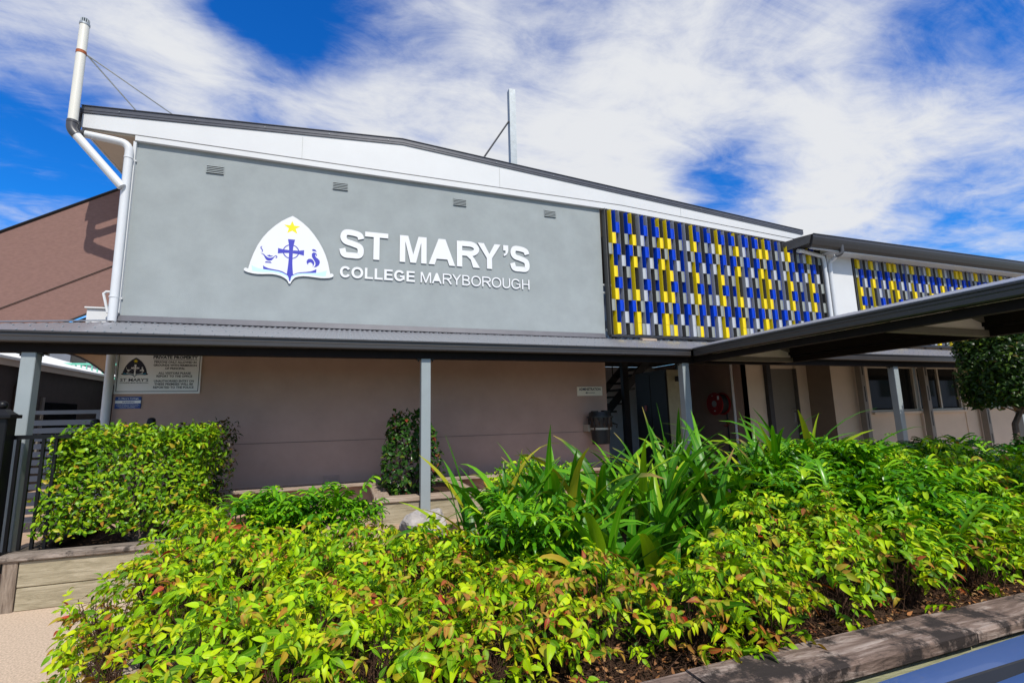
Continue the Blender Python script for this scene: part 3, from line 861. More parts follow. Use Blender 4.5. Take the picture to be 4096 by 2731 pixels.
def letter(ch, x0, x1, z0, z1, wt_, parent, yf=7.982, yb=7.998):
    H = z1 - z0
    Wd = (x1 - x0) / H
    P, R = glyph(ch, Wd, wt_)
    mb = MB()
    k = 0
    for p in P:
        mb.poly_y([(x0 + a * H, z0 + b * H) for a, b in p], yf + .0006 * k, yb - .0002 * k); k += 1
    for r in R:
        Ls, Rs = ribbon(r, wt_)
        if (Vector(r[0]) - Vector(r[-1])).length < 1e-4:
            # closed ring
            d = (Vector(r[1]) - Vector(r[-2])).normalized(); nr = Vector((-d.y, d.x))
            Ls[0] = Ls[-1] = Vector(r[0]) + nr * wt_ / 2; Rs[0] = Rs[-1] = Vector(r[0]) - nr * wt_ / 2
        n = len(mb.v); a0, a1 = yf + .0006 * k, yb - .0002 * k; k += 1
        for l, rr in zip(Ls, Rs):
            mb.v += [(x0 + l.x * H, a0, z0 + l.y * H), (x0 + rr.x * H, a0, z0 + rr.y * H), (x0 + l.x * H, a1, z0 + l.y * H), (x0 + rr.x * H, a1, z0 + rr.y * H)]
        for i in range(len(Ls) - 1):
            q = n + 4 * i
            mb.f += [(q, q + 1, q + 5, q + 4), (q, q + 4, q + 6, q + 2), (q + 1, q + 3, q + 7, q + 5), (q + 2, q + 6, q + 7, q + 3)]
        mb.f += [(n, n + 2, n + 3, n + 1), (n + 4 * (len(Ls) - 1),) + tuple(n + 4 * (len(Ls) - 1) + q for q in (1, 3, 2))]
    o = mb.build('letter', 'letter_white', parent, tri=True)
    o.data.materials.append(MATS['letter_edge_shade'])
    for p in o.data.polygons:
        if abs(p.normal.y) < .5: p.material_index = 1
    return o
LT = thing('wall_lettering', (1.5, 8.0, 3.93), 'raised white letters ST MARY’S COLLEGE MARYBOROUGH on the grey rendered wall', 'wall sign')
big = [('S', -.138, .246), ('T', .258, .630), ('M', .822, 1.273), ('A', 1.309, 1.771), ('R', 1.802, 2.219), ('Y', 2.181, 2.611), ("'", 2.660, 2.757), ('S', 2.786, 3.168)]
for c, a, b in big: letter(c, a, b, 4.266, 4.735, .205, LT)
sm = [('C', -.119, .045), ('O', .060, .242), ('L', .268, .397), ('L', .422, .553), ('E', .575, .715), ('G', .735, .907), ('E', .938, 1.078)]
for c, a, b in sm: letter(c, a, b, 3.931, 4.116, .21, LT)
lg = [('M', 1.173, 1.351), ('A', 1.366, 1.533), ('R', 1.551, 1.714), ('Y', 1.715, 1.877), ('B', 1.895, 2.034), ('O', 2.056, 2.233), ('R', 2.255, 2.419), ('O', 2.431, 2.608), ('U', 2.633, 2.777), ('G', 2.80, 2.973), ('H', 3.006, 3.151)]
for c, a, b in lg: letter(c, a, b, 3.931, 4.116, .128, LT)

EMB = {
'shield': [(-0.845,4.873),(-0.782,4.838),(-0.698,4.779),(-0.604,4.695),(-0.525,4.601),(-0.453,4.497),(-0.388,4.383),(-0.338,4.268),(-0.3,4.152),(-0.26,3.968),(-0.244,3.975),(-0.225,3.973),(-0.21,3.956),(-0.212,3.93),(-0.235,3.912),(-0.28,3.899),(-0.341,3.891),(-0.401,3.889),(-0.499,3.897),(-0.581,3.902),(-0.656,3.901),(-0.721,3.89),(-0.772,3.869),(-0.803,3.833),(-0.823,3.795),(-0.833,3.768),(-0.855,3.767),(-0.867,3.796),(-0.886,3.827),(-0.924,3.857),(-0.975,3.882),(-1.033,3.896),(-1.09,3.901),(-1.147,3.9),(-1.224,3.892),(-1.301,3.889),(-1.364,3.894),(-1.42,3.905),(-1.462,3.92),(-1.483,3.937),(-1.482,3.961),(-1.469,3.975),(-1.448,3.973),(-1.427,3.965),(-1.402,4.084),(-1.367,4.209),(-1.318,4.345),(-1.253,4.475),(-1.18,4.582),(-1.091,4.684),(-1.001,4.77),(-0.915,4.831)],
'star': [(-0.847,4.789),(-0.816,4.715),(-0.728,4.712),(-0.794,4.663),(-0.766,4.584),(-0.842,4.629),(-0.911,4.585),(-0.892,4.661),(-0.963,4.716),(-0.875,4.715)],
'crossv': [(-0.897,4.484),(-0.795,4.484),(-0.809,4.411),(-0.817,4.343),(-0.819,4.267),(-0.819,4.184),(-0.818,4.101),(-0.812,4.018),(-0.801,3.916),(-0.82,3.894),(-0.83,3.86),(-0.836,3.81),(-0.851,3.809),(-0.86,3.858),(-0.875,3.89),(-0.89,3.917),(-0.881,4.013),(-0.876,4.096),(-0.873,4.179),(-0.872,4.262),(-0.875,4.337),(-0.882,4.404)],
'crossl': [(-1.031,4.326),(-0.973,4.313),(-0.874,4.306),(-0.872,4.26),(-0.949,4.253),(-1.031,4.239)],
'crossr': [(-0.816,4.307),(-0.731,4.31),(-0.657,4.325),(-0.658,4.235),(-0.725,4.251),(-0.819,4.257)],
'lamp': [(-1.263,4.214),(-1.248,4.218),(-1.226,4.214),(-1.204,4.191),(-1.174,4.165),(-1.138,4.156),(-1.103,4.166),(-1.082,4.185),(-1.062,4.204),(-1.044,4.201),(-1.034,4.183),(-1.038,4.166),(-1.053,4.162),(-1.064,4.167),(-1.05,4.174),(-1.048,4.187),(-1.059,4.192),(-1.075,4.176),(-1.091,4.148),(-1.112,4.121),(-1.136,4.111),(-1.164,4.11),(-1.19,4.127),(-1.208,4.158),(-1.221,4.185),(-1.24,4.206)],
'lamplid': [(-1.183,4.196),(-1.162,4.197),(-1.146,4.208),(-1.129,4.195),(-1.094,4.195),(-1.111,4.18),(-1.139,4.174),(-1.164,4.18)],
'lampfoot': [(-1.191,4.099),(-1.157,4.095),(-1.127,4.099),(-1.108,4.077),(-1.204,4.076)],
'smoke': [(-1.248,4.338),(-1.263,4.321),(-1.259,4.301),(-1.242,4.282),(-1.239,4.258),(-1.249,4.238),(-1.269,4.22),(-1.254,4.24),(-1.25,4.259),(-1.259,4.28),(-1.273,4.296),(-1.277,4.316),(-1.268,4.331)],
'cockbody': [(-0.466,4.274),(-0.491,4.297),(-0.518,4.301),(-0.54,4.284),(-0.544,4.25),(-0.533,4.213),(-0.509,4.177),(-0.487,4.137),(-0.484,4.103),(-0.494,4.073),(-0.512,4.053),(-0.468,4.067),(-0.435,4.095),(-0.42,4.138),(-0.426,4.176),(-0.45,4.203),(-0.481,4.226),(-0.493,4.25),(-0.486,4.272)],
'cocktail': [(-0.524,4.058),(-0.521,4.088),(-0.53,4.116),(-0.553,4.134),(-0.579,4.129),(-0.593,4.111),(-0.592,4.088),(-0.61,4.114),(-0.616,4.143),(-0.605,4.173),(-0.581,4.191),(-0.551,4.192),(-0.524,4.176),(-0.504,4.144),(-0.502,4.11)],
'cockcomb': [(-0.543,4.335),(-0.538,4.35),(-0.52,4.356),(-0.493,4.348),(-0.471,4.311),(-0.5,4.32),(-0.53,4.321)],
'wattle': [(-0.478,4.277),(-0.467,4.261),(-0.469,4.244),(-0.479,4.245),(-0.482,4.26)],
'bookl': [(-1.226,4.032),(-1.202,4.012),(-1.152,3.991),(-1.08,3.979),(-1.008,3.97),(-0.95,3.954),(-0.89,3.919),(-0.871,3.89),(-0.89,3.903),(-0.949,3.933),(-1.007,3.952),(-1.079,3.96),(-1.15,3.967),(-1.221,3.973)],
'bookr': [(-0.467,4.031),(-0.469,3.97),(-0.576,3.959),(-0.665,3.951),(-0.738,3.937),(-0.781,3.917),(-0.82,3.886),(-0.801,3.916),(-0.746,3.947),(-0.687,3.962),(-0.614,3.974),(-0.547,3.987),(-0.503,4.008)],
'pagel': [(-1.384,4.025),(-1.356,4.007),(-1.299,3.983),(-1.221,3.971),(-1.15,3.965),(-1.079,3.959),(-1.007,3.95),(-0.949,3.932),(-0.889,3.897),(-0.866,3.862),(-0.853,3.809),(-0.869,3.845),(-0.903,3.884),(-0.955,3.91),(-1.013,3.926),(-1.078,3.933),(-1.149,3.932),(-1.226,3.927),(-1.303,3.926),(-1.368,3.935)],
'pager': [(-0.312,4.019),(-0.327,3.929),(-0.372,3.923),(-0.44,3.924),(-0.515,3.931),(-0.59,3.934),(-0.664,3.93),(-0.737,3.912),(-0.787,3.888),(-0.818,3.853),(-0.835,3.809),(-0.83,3.856),(-0.813,3.886),(-0.777,3.915),(-0.738,3.935),(-0.665,3.948),(-0.576,3.957),(-0.469,3.968),(-0.389,3.986)]}
EN = {'star': ('star', 'emblem_yellow'), 'crossv': ('cross', 'emblem_blue'), 'crossl': ('cross', 'emblem_blue'), 'crossr': ('cross', 'emblem_blue'), 'lamp': ('oil_lamp', 'emblem_blue'), 'lamplid': ('oil_lamp', 'emblem_blue'),
      'lampfoot': ('oil_lamp', 'emblem_blue'), 'smoke': ('oil_lamp', 'emblem_blue'), 'cockbody': ('bird', 'emblem_blue'), 'cocktail': ('bird', 'emblem_blue'), 'cockcomb': ('bird', 'emblem_blue'), 'wattle': ('bird', 'emblem_blue'),
      'bookl': ('book', 'emblem_blue'), 'bookr': ('book', 'emblem_blue'), 'pagel': ('book_page', 'emblem_pale'), 'pager': ('book_page', 'emblem_pale')}
def crest(root, parent, tx, tz, sc, y, shield_m, ink, pale, star, thick=.022):
    f = lambda p: (tx + (p[0] + .845) * sc, tz + (p[1] - 3.767) * sc)
    mb = MB(); mb.poly_y([f(p) for p in EMB['shield']], y - thick, y - .001)
    o = mb.build('shield', shield_m, parent, tri=True)
    groups = {}
    for k, (nm, mm) in EN.items():
        groups.setdefault(nm, (MB(), {'emblem_blue': ink, 'emblem_pale': pale, 'emblem_yellow': star}[mm]))
        off = {'pagel': .0006, 'pager': .0006, 'bookl': .0012, 'bookr': .0012, 'crossv': .0022, 'crossl': .0016, 'crossr': .0016}.get(k, .0012)
        groups[nm][0].poly_y([f(p) for p in EMB[k]], y - thick - off, y - thick + .0005)
    ring = groups['cross'][0]
    n0 = len(ring.v); R0, R1 = .118, .103
    for i in range(40):
        t = 2 * math.pi * i / 40
        for rr in (R0, R1):
            x, z = f((-.845 + rr * math.cos(t), 4.283 + rr * math.sin(t)))
            ring.v.append((x, y - thick - .001, z))
    for i in range(40):
        j = (i + 1) % 40
        ring.f.append((n0 + 2 * i, n0 + 2 * j, n0 + 2 * j + 1, n0 + 2 * i + 1))
    for nm, (mb, mm) in groups.items():
        q = mb.build(nm, mm, o if root else parent, tri=True)
    return o
CR = thing('crest_sign', (-.845, 8.0, 3.767), 'white shield crest with star, cross, oil lamp and bird over an open book', 'wall crest')
o = crest(False, CR, -.845, 3.767, 1.0, 7.996, 'letter_white', 'emblem_blue', 'emblem_pale', 'emblem_yellow')
o.data.materials.append(MATS['letter_edge_shade'])
for p in o.data.polygons:
    if abs(p.normal.y) < .5: p.material_index = 1

# ================================================================== SMALL SIGNS
def text(body, x, z, width, height, y, m, parent, bold=0.0, name='lettering', align='LEFT'):
    cu = bpy.data.curves.new('t', 'FONT')
    cu.body = body; cu.size = 1.0; cu.offset = bold; cu.fill_mode = 'FRONT'; cu.resolution_u = 2
    ob = bpy.data.objects.new('t', cu); COL.objects.link(ob)
    dg = bpy.context.evaluated_depsgraph_get()
    me = bpy.data.meshes.new_from_object(ob.evaluated_get(dg))
    bpy.data.objects.remove(ob); bpy.data.curves.remove(cu)
    co = np.empty(len(me.vertices) * 3); me.vertices.foreach_get('co', co); co = co.reshape(-1, 3)
    mn, mx = co.min(0), co.max(0)
    sx = width / (mx[0] - mn[0]); sz = height / (mx[1] - mn[1])
    off = wloc(parent)
    new = np.stack([x + (co[:, 0] - mn[0]) * sx - off.x, np.full(len(co), y - off.y), z + (co[:, 1] - mn[1]) * sz - off.z], 1)
    me.vertices.foreach_set('co', new.ravel()); me.update()
    me.materials.clear(); me.materials.append(MATS[m])
    me.name = name
    return link(name, me, parent)
PS = thing('property_sign', (-2.43, 8.0, 2.1), 'white notice board reading PRIVATE PROPERTY with a dark school crest', 'sign')
MB().box(-2.955, -1.945, 7.985, 8.0035, 2.085, 2.78).build('sign_board', 'sign_white', PS)
mb = MB()
mb.box(-2.935, -1.965, 7.9838, 7.9849, 2.112, 2.120); mb.box(-2.935, -1.965, 7.9838, 7.9849, 2.752, 2.760)
mb.box(-2.935, -2.927, 7.9838, 7.9849, 2.121, 2.751); mb.box(-1.973, -1.965, 7.9838, 7.9849, 2.121, 2.751)
mb.build('sign_border', 'sign_ink', PS)
crest(False, PS, -2.735, 2.312, .245, 7.9845, 'sign_ink', 'sign_white', 'sign_teal', 'emblem_yellow', .0016)
text('ST MARY’S', -2.895, 2.254, .325, .042, 7.9838, 'sign_ink', PS, .02)
text('COLLEGE MARYBOROUGH', -2.895, 2.226, .325, .018, 7.9838, 'sign_ink', PS, .015)
sx0, sx1 = -2.53, -2.00
lines = [('PRIVATE PROPERTY', 2.572, .045, .54, .045), ('PERSONS ONLY ALLOWED IN', 2.512, .031, .51, .03), ('GROUNDS WITH PERMISSION', 2.467, .031, .52, .03), ('OF PRINCIPAL', 2.422, .031, .24, .03),
         ('ALL VISITORS PLEASE', 2.356, .031, .39, .03), ('REPORT TO THE OFFICE', 2.313, .031, .43, .03), ('UNAUTHORISED ENTRY ON', 2.245, .031, .48, .03), ('THESE PREMISES WILL BE', 2.202, .031, .465, .03), ('REPORTED TO THE POLICE', 2.157, .031, .485, .03)]
for b, z, hh, w_, bo in lines:
    text(b, (sx0 + sx1) / 2 - w_ / 2, z, w_, hh, 7.9838, 'sign_ink', PS, bo)
MB().box(sx0, sx1, 7.9837, 7.9848, 2.557, 2.562).build('underline', 'sign_ink', PS)
WS = thing('warning_sign', (-2.78, 8.0, 1.80), 'small blue and white WARNING plate below the notice board', 'sign')
MB().box(-2.93, -2.635, 7.990, 8.0035, 1.885, 2.045).build('sign_board', 'sign_blue', WS)
MB().box(-2.928, -2.637, 7.9888, 7.9899, 1.955, 1.995).build('white_band', 'sign_white', WS)
text('St Mary’s College', -2.895, 2.008, .23, .024, 7.9886, 'sign_white', WS, .015)
text('WARNING', -2.85, 1.963, .14, .022, 7.9880, 'sign_blue', WS, .02)
for i, (b, w_) in enumerate([('These premises are monitored by', .24), ('close circuit television (CCTV) for the', .27), ('safety of students, educational', .23), ('resources and facilities.', .18)]):
    text(b, -2.782 - w_ / 2, 1.936 - i * .0135, w_, .0105, 7.9886, 'sign_white', WS, .01)
AS = thing('administration_sign', (4.26, 8.0, 2.0), 'cream ADMINISTRATION sign with an arrow at the wall end', 'sign')
MB().box(4.03, 4.545, 7.990, 8.0035, 2.00, 2.165).build('sign_board', 'sign_cream', AS)
text('ADMINISTRATION', 4.065, 2.095, .445, .050, 7.9888, 'sign_ink', AS, .03)
mb = MB(); mb.poly_y([(4.19, 2.055), (4.235, 2.075), (4.228, 2.059), (4.39, 2.059), (4.39, 2.051), (4.228, 2.051), (4.235, 2.035)], 7.9885, 7.9899)
mb.build('arrow', 'sign_ink', AS, tri=True)

# ================================================================== VERANDA
V = thing('veranda', (3.0, 6.4, 0.35), 'grey corrugated veranda roof with dark gutter and beam along the wall', 'veranda')
YG, ZG, YW, ZW = 6.28, 2.638, 7.985, 3.075
def roof_z(y): return ZG + (y - YG) / (YW - YG) * (ZW - ZG)
def corrug(x0, x1, yfun0, yfun1, zf, pitch=.076, amp=.0085, n=6):
    v, f = [], []
    cols = int((x1 - x0) / pitch * n)
    for i in range(cols + 1):
        x = x0 + (x1 - x0) * i / cols
        dz = amp * math.sin(2 * math.pi * (x - x0) / pitch)
        for y in (yfun0(x), yfun1(x)):
            v.append((x, y, zf(y) + dz))
    for i in range(cols): f.append((2 * i, 2 * i + 2, 2 * i + 3, 2 * i + 1))
    return v, f
mb = MB(); mb.v, mb.f = corrug(-4.60, 14.0, lambda x: YG, lambda x: min(YW, YG + max(0.05, (x + 4.62)) * 1.06) if x < -3.0 else YW, roof_z)
rs = mb.build('roof_sheet', 'roof_sheet', V, recalc=False); rs.data.shade_smooth()
mb = MB(); mb.v, mb.f = corrug(14.0, 24.0, lambda x: YG, lambda x: YW, roof_z, pitch=.152, n=4)
rs = mb.build('roof_sheet', 'roof_sheet', V, recalc=False); rs.data.shade_smooth()
MB().sweep([(-4.66, YG - .01, ZG + .012), (-4.60, YG - .01, ZG + .02), (-4.60, YG - .01, ZG + .035), (-4.66, YG - .01, ZG + .03)],
           [(-3.05, YW - .02, ZW + .008), (-2.98, YW - .02, ZW + .018), (-2.98, YW - .02, ZW + .032), (-3.05, YW - .02, ZW + .025)]).build('hip_capping', 'roof_sheet', V)
MB().sweep([(-3.0, 7.94, 3.085), (-3.0, 7.992, 3.175), (-3.0, 7.998, 3.175), (-3.0, 7.998, 3.06)], [(4.66, 7.94, 3.085), (4.66, 7.992, 3.175), (4.66, 7.998, 3.175), (4.66, 7.998, 3.06)]).build('flashing', 'flashing', V)
mb = MB()
for i, x in enumerate(np.arange(-4.2, 13.8, .152)):
    for y in (6.42, 6.95, 7.5, 7.86):
        if x < -3 and y > YG + (x + 4.6): continue
        zc = roof_z(y) + .0085
        mb.box(x + .013 - .007, x + .013 + .007, y - .007, y + .007, zc - .001, zc + .008)
mb.build('roof_screw', 'steel_grey', V, kind='stuff')
def gutter_prof(y0, z1):
    return [(y0, z1), (y0 - .018, z1), (y0 - .018, z1 - .018), (y0, z1 - .024), (y0, z1 - .05), (y0 - .004, z1 - .056), (y0, z1 - .062), (y0, z1 - .105), (y0 + .012, z1 - .118), (y0 + .10, z1 - .118), (y0 + .11, z1 - .1), (y0 + .11, z1 - .02)]
gp = gutter_prof(6.27, 2.650)
MB().sweep([(-4.75, y, z) for y, z in gp], [(5.20, y, z) for y, z in gp]).build('gutter', 'gutter', V)
MB().sweep([(7.34, y, z) for y, z in gp], [(24, y, z) for y, z in gp]).build('gutter', 'gutter', V)
MB().box(-4.72, 24, 6.385, 6.51, 2.44, 2.545).build('beam', 'beam', V)
MB().box(-2.95, 24, 7.93, 7.985, 2.90, 3.0).build('ledger', 'beam', V)
MB().sweep([(-3.0, 6.52, 2.55), (-3.0, 7.92, 2.90), (-3.0, 7.92, 2.91), (-3.0, 6.52, 2.56)], [(24, 6.52, 2.55), (24, 7.92, 2.90), (24, 7.92, 2.91), (24, 6.52, 2.56)]).build('bounce_cut_lining', 'dark_brown', V)  # unseen dark lining added to cut bounced light high on the wall
posts = [(-3.20, 0.0), (0.957, 0), (5.12, 0), (10.05, 0), (13.9, 0)]
for i, (x, _) in enumerate(posts):
    z0 = .0 if i < 2 else .35
    po = MB().bevbox(x, x + .125, 6.40, 6.525, z0, 2.439, .006).build('post', 'post_grey', V)
    pl = MB(); pl.box(x - .05, x + .175, 6.41, 6.515, 2.428, 2.4385)
    pl.tube([(x - .03, 6.46, 2.428), (x - .03, 6.46, 2.405)], .010, 6); pl.tube([(x + .155, 6.46, 2.428), (x + .155, 6.46, 2.405)], .010, 6)
    pl.build('post_bracket', 'dark_steel', po)

# ================================================================== COVERED WALKWAY
CW = thing('covered_walkway', (6.5, 3.4, 0), 'covered walkway roof with dark gutter jutting out from the veranda', 'walkway')
XL, XR, XM, ZL, ZM = 5.22, 7.30, 6.26, 2.640, 2.885
def cw_side(xa, za, xb, zb, m):
    v, f = [], []
    n = int((6.9 + .6) / .076 * 6)
    for i in range(n + 1):
        y = -.6 + 7.5 * i / n
        dz = .0085 * math.sin(2 * math.pi * i / 6)
        v += [(xa, y, za + dz), (xb, y, zb + dz)]
    for i in range(n): f.append((2 * i, 2 * i + 1, 2 * i + 3, 2 * i + 2))
    return v, f
for xa, za, xb, zb in ((XL, ZL, XM, ZM), (XR, ZL, XM, ZM)):
    mb = MB(); mb.v, mb.f = cw_side(xa, za, xb, zb, 0)
    mb.build('roof_sheet', 'soffit_sheet', CW, recalc=False).data.shade_smooth()
    mb = MB(); mb.v, mb.f = cw_side(xa, za + .006, xb, zb + .006, 0)
    mb.build('roof_sheet', 'roof_sheet', CW, recalc=False).data.shade_smooth()
for sgn, x0 in ((1, XL), (-1, XR)):
    gp2 = [(x0 + sgn * (y - 6.27), z) for y, z in gp]
    ye = 6.24 if sgn == 1 else 6.24
    MB().sweep([(x, -.6, z) for x, z in gp2], [(x, ye, z) for x, z in gp2]).build('gutter', 'gutter', CW)
    xb = x0 + sgn * .115
    MB().box(min(xb, xb + sgn * .10), max(xb, xb + sgn * .10), -.6, 6.38, 2.442, 2.53).build('beam', 'beam', CW)
    MB().sweep([(x0 + sgn * .01, -.6, 2.658), (x0 + sgn * .20, -.6, 2.708), (x0 + sgn * .20, -.6, 2.716), (x0 + sgn * .01, -.6, 2.666)], [(x0 + sgn * .01, 6.3, 2.658), (x0 + sgn * .20, 6.3, 2.708), (x0 + sgn * .20, 6.3, 2.716), (x0 + sgn * .01, 6.3, 2.666)]).build('edge_flashing', 'roof_sheet', CW)
MB().box(XR - .28, XR - .20, -.6, 6.35, 2.56, 2.68).build('purlin', 'beam', CW)
for yt in (6.05, 3.42, .7):
    tr = MB()
    tr.poly_y([(XL + .22, 2.445), (XR - .22, 2.445), (XR - .22, 2.515), (XL + .22, 2.515)], yt, yt + .09)
    t_o = tr.build('truss', 'truss_olive', CW)
    MB().poly_y([(XL + .24, 2.517), (XR - .24, 2.517), (XR - .24, 2.66), (XM, 2.845), (XL + .24, 2.66)], yt + .03, yt + .05).build('truss_panel', 'soffit_sheet', t_o)
    r_ = MB()
    for xa, xb in ((XL + .2, XM), (XM, XR - .2)):
        za, zb = (2.655, 2.862) if xb == XM else (2.862, 2.655)
        r_.poly_y([(xa, za), (xa, za - .07), (xb, zb - .07), (xb, zb)], yt - .004, yt + .094)
    r_.build('rafter', 'truss_olive', t_o)
MB().box(5.75, 5.84, 4.2, 5.4, 2.60, 2.66).build('batten_light', 'sign_white', CW)
for x, y in ((XL + .12, 6.05), (XR - .22, 6.05), (XR - .22, .3)):
    if x < 6 or y > 5: continue
    MB().bevbox(x, x + .10, y, y + .10, 0.0, 2.440, .006).build('post', 'post_grey', CW)

# timber offcut and rag lying on the veranda roof
def on_roof(y): return roof_z(y) + .0085
tag(MB().sweep([(5.30, 7.70, on_roof(7.70)), (5.62, 7.70, on_roof(7.70)), (5.62, 7.79, on_roof(7.79)), (5.30, 7.79, on_roof(7.79))],
               [(5.30, 7.70, on_roof(7.7) + .04), (5.62, 7.70, on_roof(7.7) + .04), (5.62, 7.79, on_roof(7.79) + .04), (5.30, 7.79, on_roof(7.79) + .04)]).build('timber_offcut', 'timber'),
    'short timber offcut lying on the veranda roof below the louvres', 'offcut')

# ================================================================== ROOFTOP: vent pipe and mast
VP = thing('vent_pipe', (-3.65, 7.74, 5.0), 'tall white vent pipe with a rusty band above the roof corner', 'pipe')
smooth_by_angle(MB().tube([(-3.652, 7.75, 5.79), (-3.652, 7.75, 7.33)], .056, 18).build('pipe', 'pvc_old', VP))
smooth_by_angle(MB().tube([(-3.652, 7.75, 6.86), (-3.652, 7.75, 6.905)], .060, 18).build('band', 'rust', VP))
mb = MB(); mb.tube([(-3.652, 7.75, 7.315), (-3.652, 7.75, 7.345)], .062, 18); mb.tube([(-3.652, 7.75, 7.41), (-3.652, 7.75, 7.425)], [.045, .034], 18)
for k in range(12):
    t = 2 * math.pi * k / 12
    mb.box(-3.652 + .046 * math.cos(t) - .005, -3.652 + .046 * math.cos(t) + .005, 7.75 + .046 * math.sin(t) - .005, 7.75 + .046 * math.sin(t) + .005, 7.345, 7.41)
mb.build('cowl', 'steel_grey', VP)
mb = MB(); mb.tube([(-3.655, 7.75, 5.83)] + arc_pts((-3.655, 7.75, 5.76), (-3.655, 7.75, 5.69), (-3.59, 7.755, 5.63)), .062, 16)
mb.tube([(-3.652, 7.75, 5.80), (-3.652, 7.75, 5.835)], .066, 16)
smooth_by_angle(mb.build('elbow', 'charcoal', VP))
smooth_by_angle(MB().tube([(-3.605, 7.755, 5.645), (-3.05, 7.84, 4.99)], .056, 16).build('branch_pipe', 'pvc', VP))
for a, b in (((-3.595, 7.77, 6.88), (-2.28, 8.36, 6.245)), ((-3.595, 7.77, 6.88), (-2.95, 8.31, 6.22))):
    MB().tube([a, b], .010, 6).build('stay_rod', 'galv', VP)
MA = thing('roof_mast', (3.26, 9.0, 6.1), 'grey square steel mast with a stay standing on the roof', 'mast')
MB().box(3.19, 3.33, 8.93, 9.07, 6.0, 8.66).build('mast_post', 'steel_grey', MA)
MB().tube([(3.185, 9.0, 7.92), (2.10, 9.0, 6.15)], .018, 8).build('stay_rod', 'dark_steel', MA)

# ================================================================== SHADE SAILS
def sail(name, TL, TR, BR, BL, m, label, sag=.12, n=14, scoop=0.0):
    R = thing(name, ((TL[0] + TR[0]) / 2, (TL[1] + TR[1]) / 2, BL[2]), label, 'shade sail')
    TL, TR, BR, BL = map(Vector, (TL, TR, BR, BL))
    mb = MB()
    for j in range(n + 1):
        for i in range(n + 1):
            u, w = i / n, j / n
            p = TL * (1 - u) * (1 - w) + TR * u * (1 - w) + BR * u * w + BL * (1 - u) * w
            p = p + Vector((0, .5, -.3)) * sag * 4 * u * (1 - u) * 4 * w * (1 - w) + Vector((0, 0, scoop * 4 * u * (1 - u) * w))
            mb.v.append(tuple(p))
    for j in range(n):
        for i in range(n):
            a = j * (n + 1) + i
            mb.f.append((a, a + 1, a + n + 2, a + n + 1))
    c = mb.build('cloth', m, R, recalc=False)
    c.data.shade_smooth()
    MB().tube([TL, TR], .025, 6).build('edge_cable', 'black_steel', R)
    MB().tube([BL.lerp(BR, t) + Vector((0, 0, scoop * 4 * t * (1 - t))) for t in np.linspace(0, 1, 15)], .014, 6).build('edge_cable', 'dark_brown', R)
    s1 = TL * .35 + BL * .65; s2 = TR * .32 + BR * .68
    MB().tube([(s1 + Vector((0, -.012 + .5 * sag * 0, 0)))] + [TL.lerp(TR, t) * (.35 - .03 * t) + BL.lerp(BR, t) * (.65 + .03 * t) + Vector((0, .5, -.3)) * sag * 4 * t * (1 - t) * 4 * .66 * .34 + Vector((0, -.014, .0)) for t in np.linspace(.08, .92, 12)] + [s2], .007, 5).build('seam', 'dark_brown', R)
    return R
sail('shade_sail', (-7.5, 10.0, 3.62), (-3.22, 8.75, 5.47), (-3.12, 8.5, 3.52), (-6.4, 9.6, 2.15), 'sail_brown', 'large brown shade sail stretched beside the rendered wall', .04)
sail('shade_sail', (-5.4, 10.6, 3.12), (-3.45, 9.3, 3.56), (-3.50, 9.3, 2.40), (-5.0, 10.5, 2.92), 'sail_tan', 'small tan shade sail hanging low behind the veranda roof', .05, scoop=.17)

# ================================================================== BUILDINGS BEYOND THE GATE
LB = thing('low_building', (-7.2, 13.5, 0.35), 'low shade-darkened building with a white corrugated eave beyond the gate', 'building')
MB().box(-9.5, -6.12, 9.2, 19, .35, 2.87).build('wall', 'dark_brown', LB)  # wall colour made dark to carry the shade of the sail
MB().box(-6.10, -5.98, 9.0, 19, 2.955, 3.005).build('gutter', 'white_paint', LB)
v, f = [], []
for i in range(131 * 4):
    y = 9.0 + 10 * i / (131 * 4 - 1)
    dz = .012 * math.sin(2 * math.pi * i / 4)
    v += [(-6.03, y, 3.0 + dz), (-9.6, y, 4.15 + dz)]
for i in range(131 * 4 - 1): f.append((2 * i, 2 * i + 1, 2 * i + 3, 2 * i + 2))
mb = MB(); mb.v, mb.f = v, f
mb.build('roof', 'white_paint', LB, recalc=False)
MB().box(-6.06, -6.03, 9.05, 18.9, 2.84, 2.965).build('fascia', 'cream_wall', LB)
smooth_by_angle(MB().tube([(-5.98, 12.2, 2.86), (-5.98, 12.2, 2.66), (-6.03, 12.2, 2.56), (-6.07, 12.2, 2.44), (-6.07, 12.2, .4)], .06, 10).build('downpipe', 'dark_brown', LB))
wd = MB().box(-6.119, -6.10, 13.2, 14.6, 1.2, 2.2).build('window', 'window_glass', LB)
MB().box(-6.118, -6.08, 13.1, 13.19, 1.1, 2.3).build('window_frame', 'upright_paint', wd)
UB = thing('balcony_block', (-7.5, 18.5, .35), 'grey block with a green balcony railing seen past the veranda', 'building')
MB().box(-16, -3.4, 18.0, 22, .35, 4.15).build('wall', 'dark_room', UB)
for x in (-9.2, -8.3, -7.4): MB().box(x, x + .5, 17.95, 17.999, 3.0, 4.1).build('window', 'gate_grey', UB)
MB().box(-9.5, -3.4, 16.0, 18.0, 2.78, 2.9).build('balcony_floor', 'dark_room', UB)
rl = MB(); rl.box(-7.6, -5.2, 15.97, 16.03, 3.30, 3.35); rl.box(-7.6, -5.2, 15.98, 16.02, 2.92, 2.96)
rlo = rl.build('railing', 'mint_rail', UB)
for x in np.arange(-7.55, -5.2, .12):
    MB().box(x, x + .028, 15.99, 16.012, 2.962, 3.298).build('baluster', 'mint_rail', rlo)

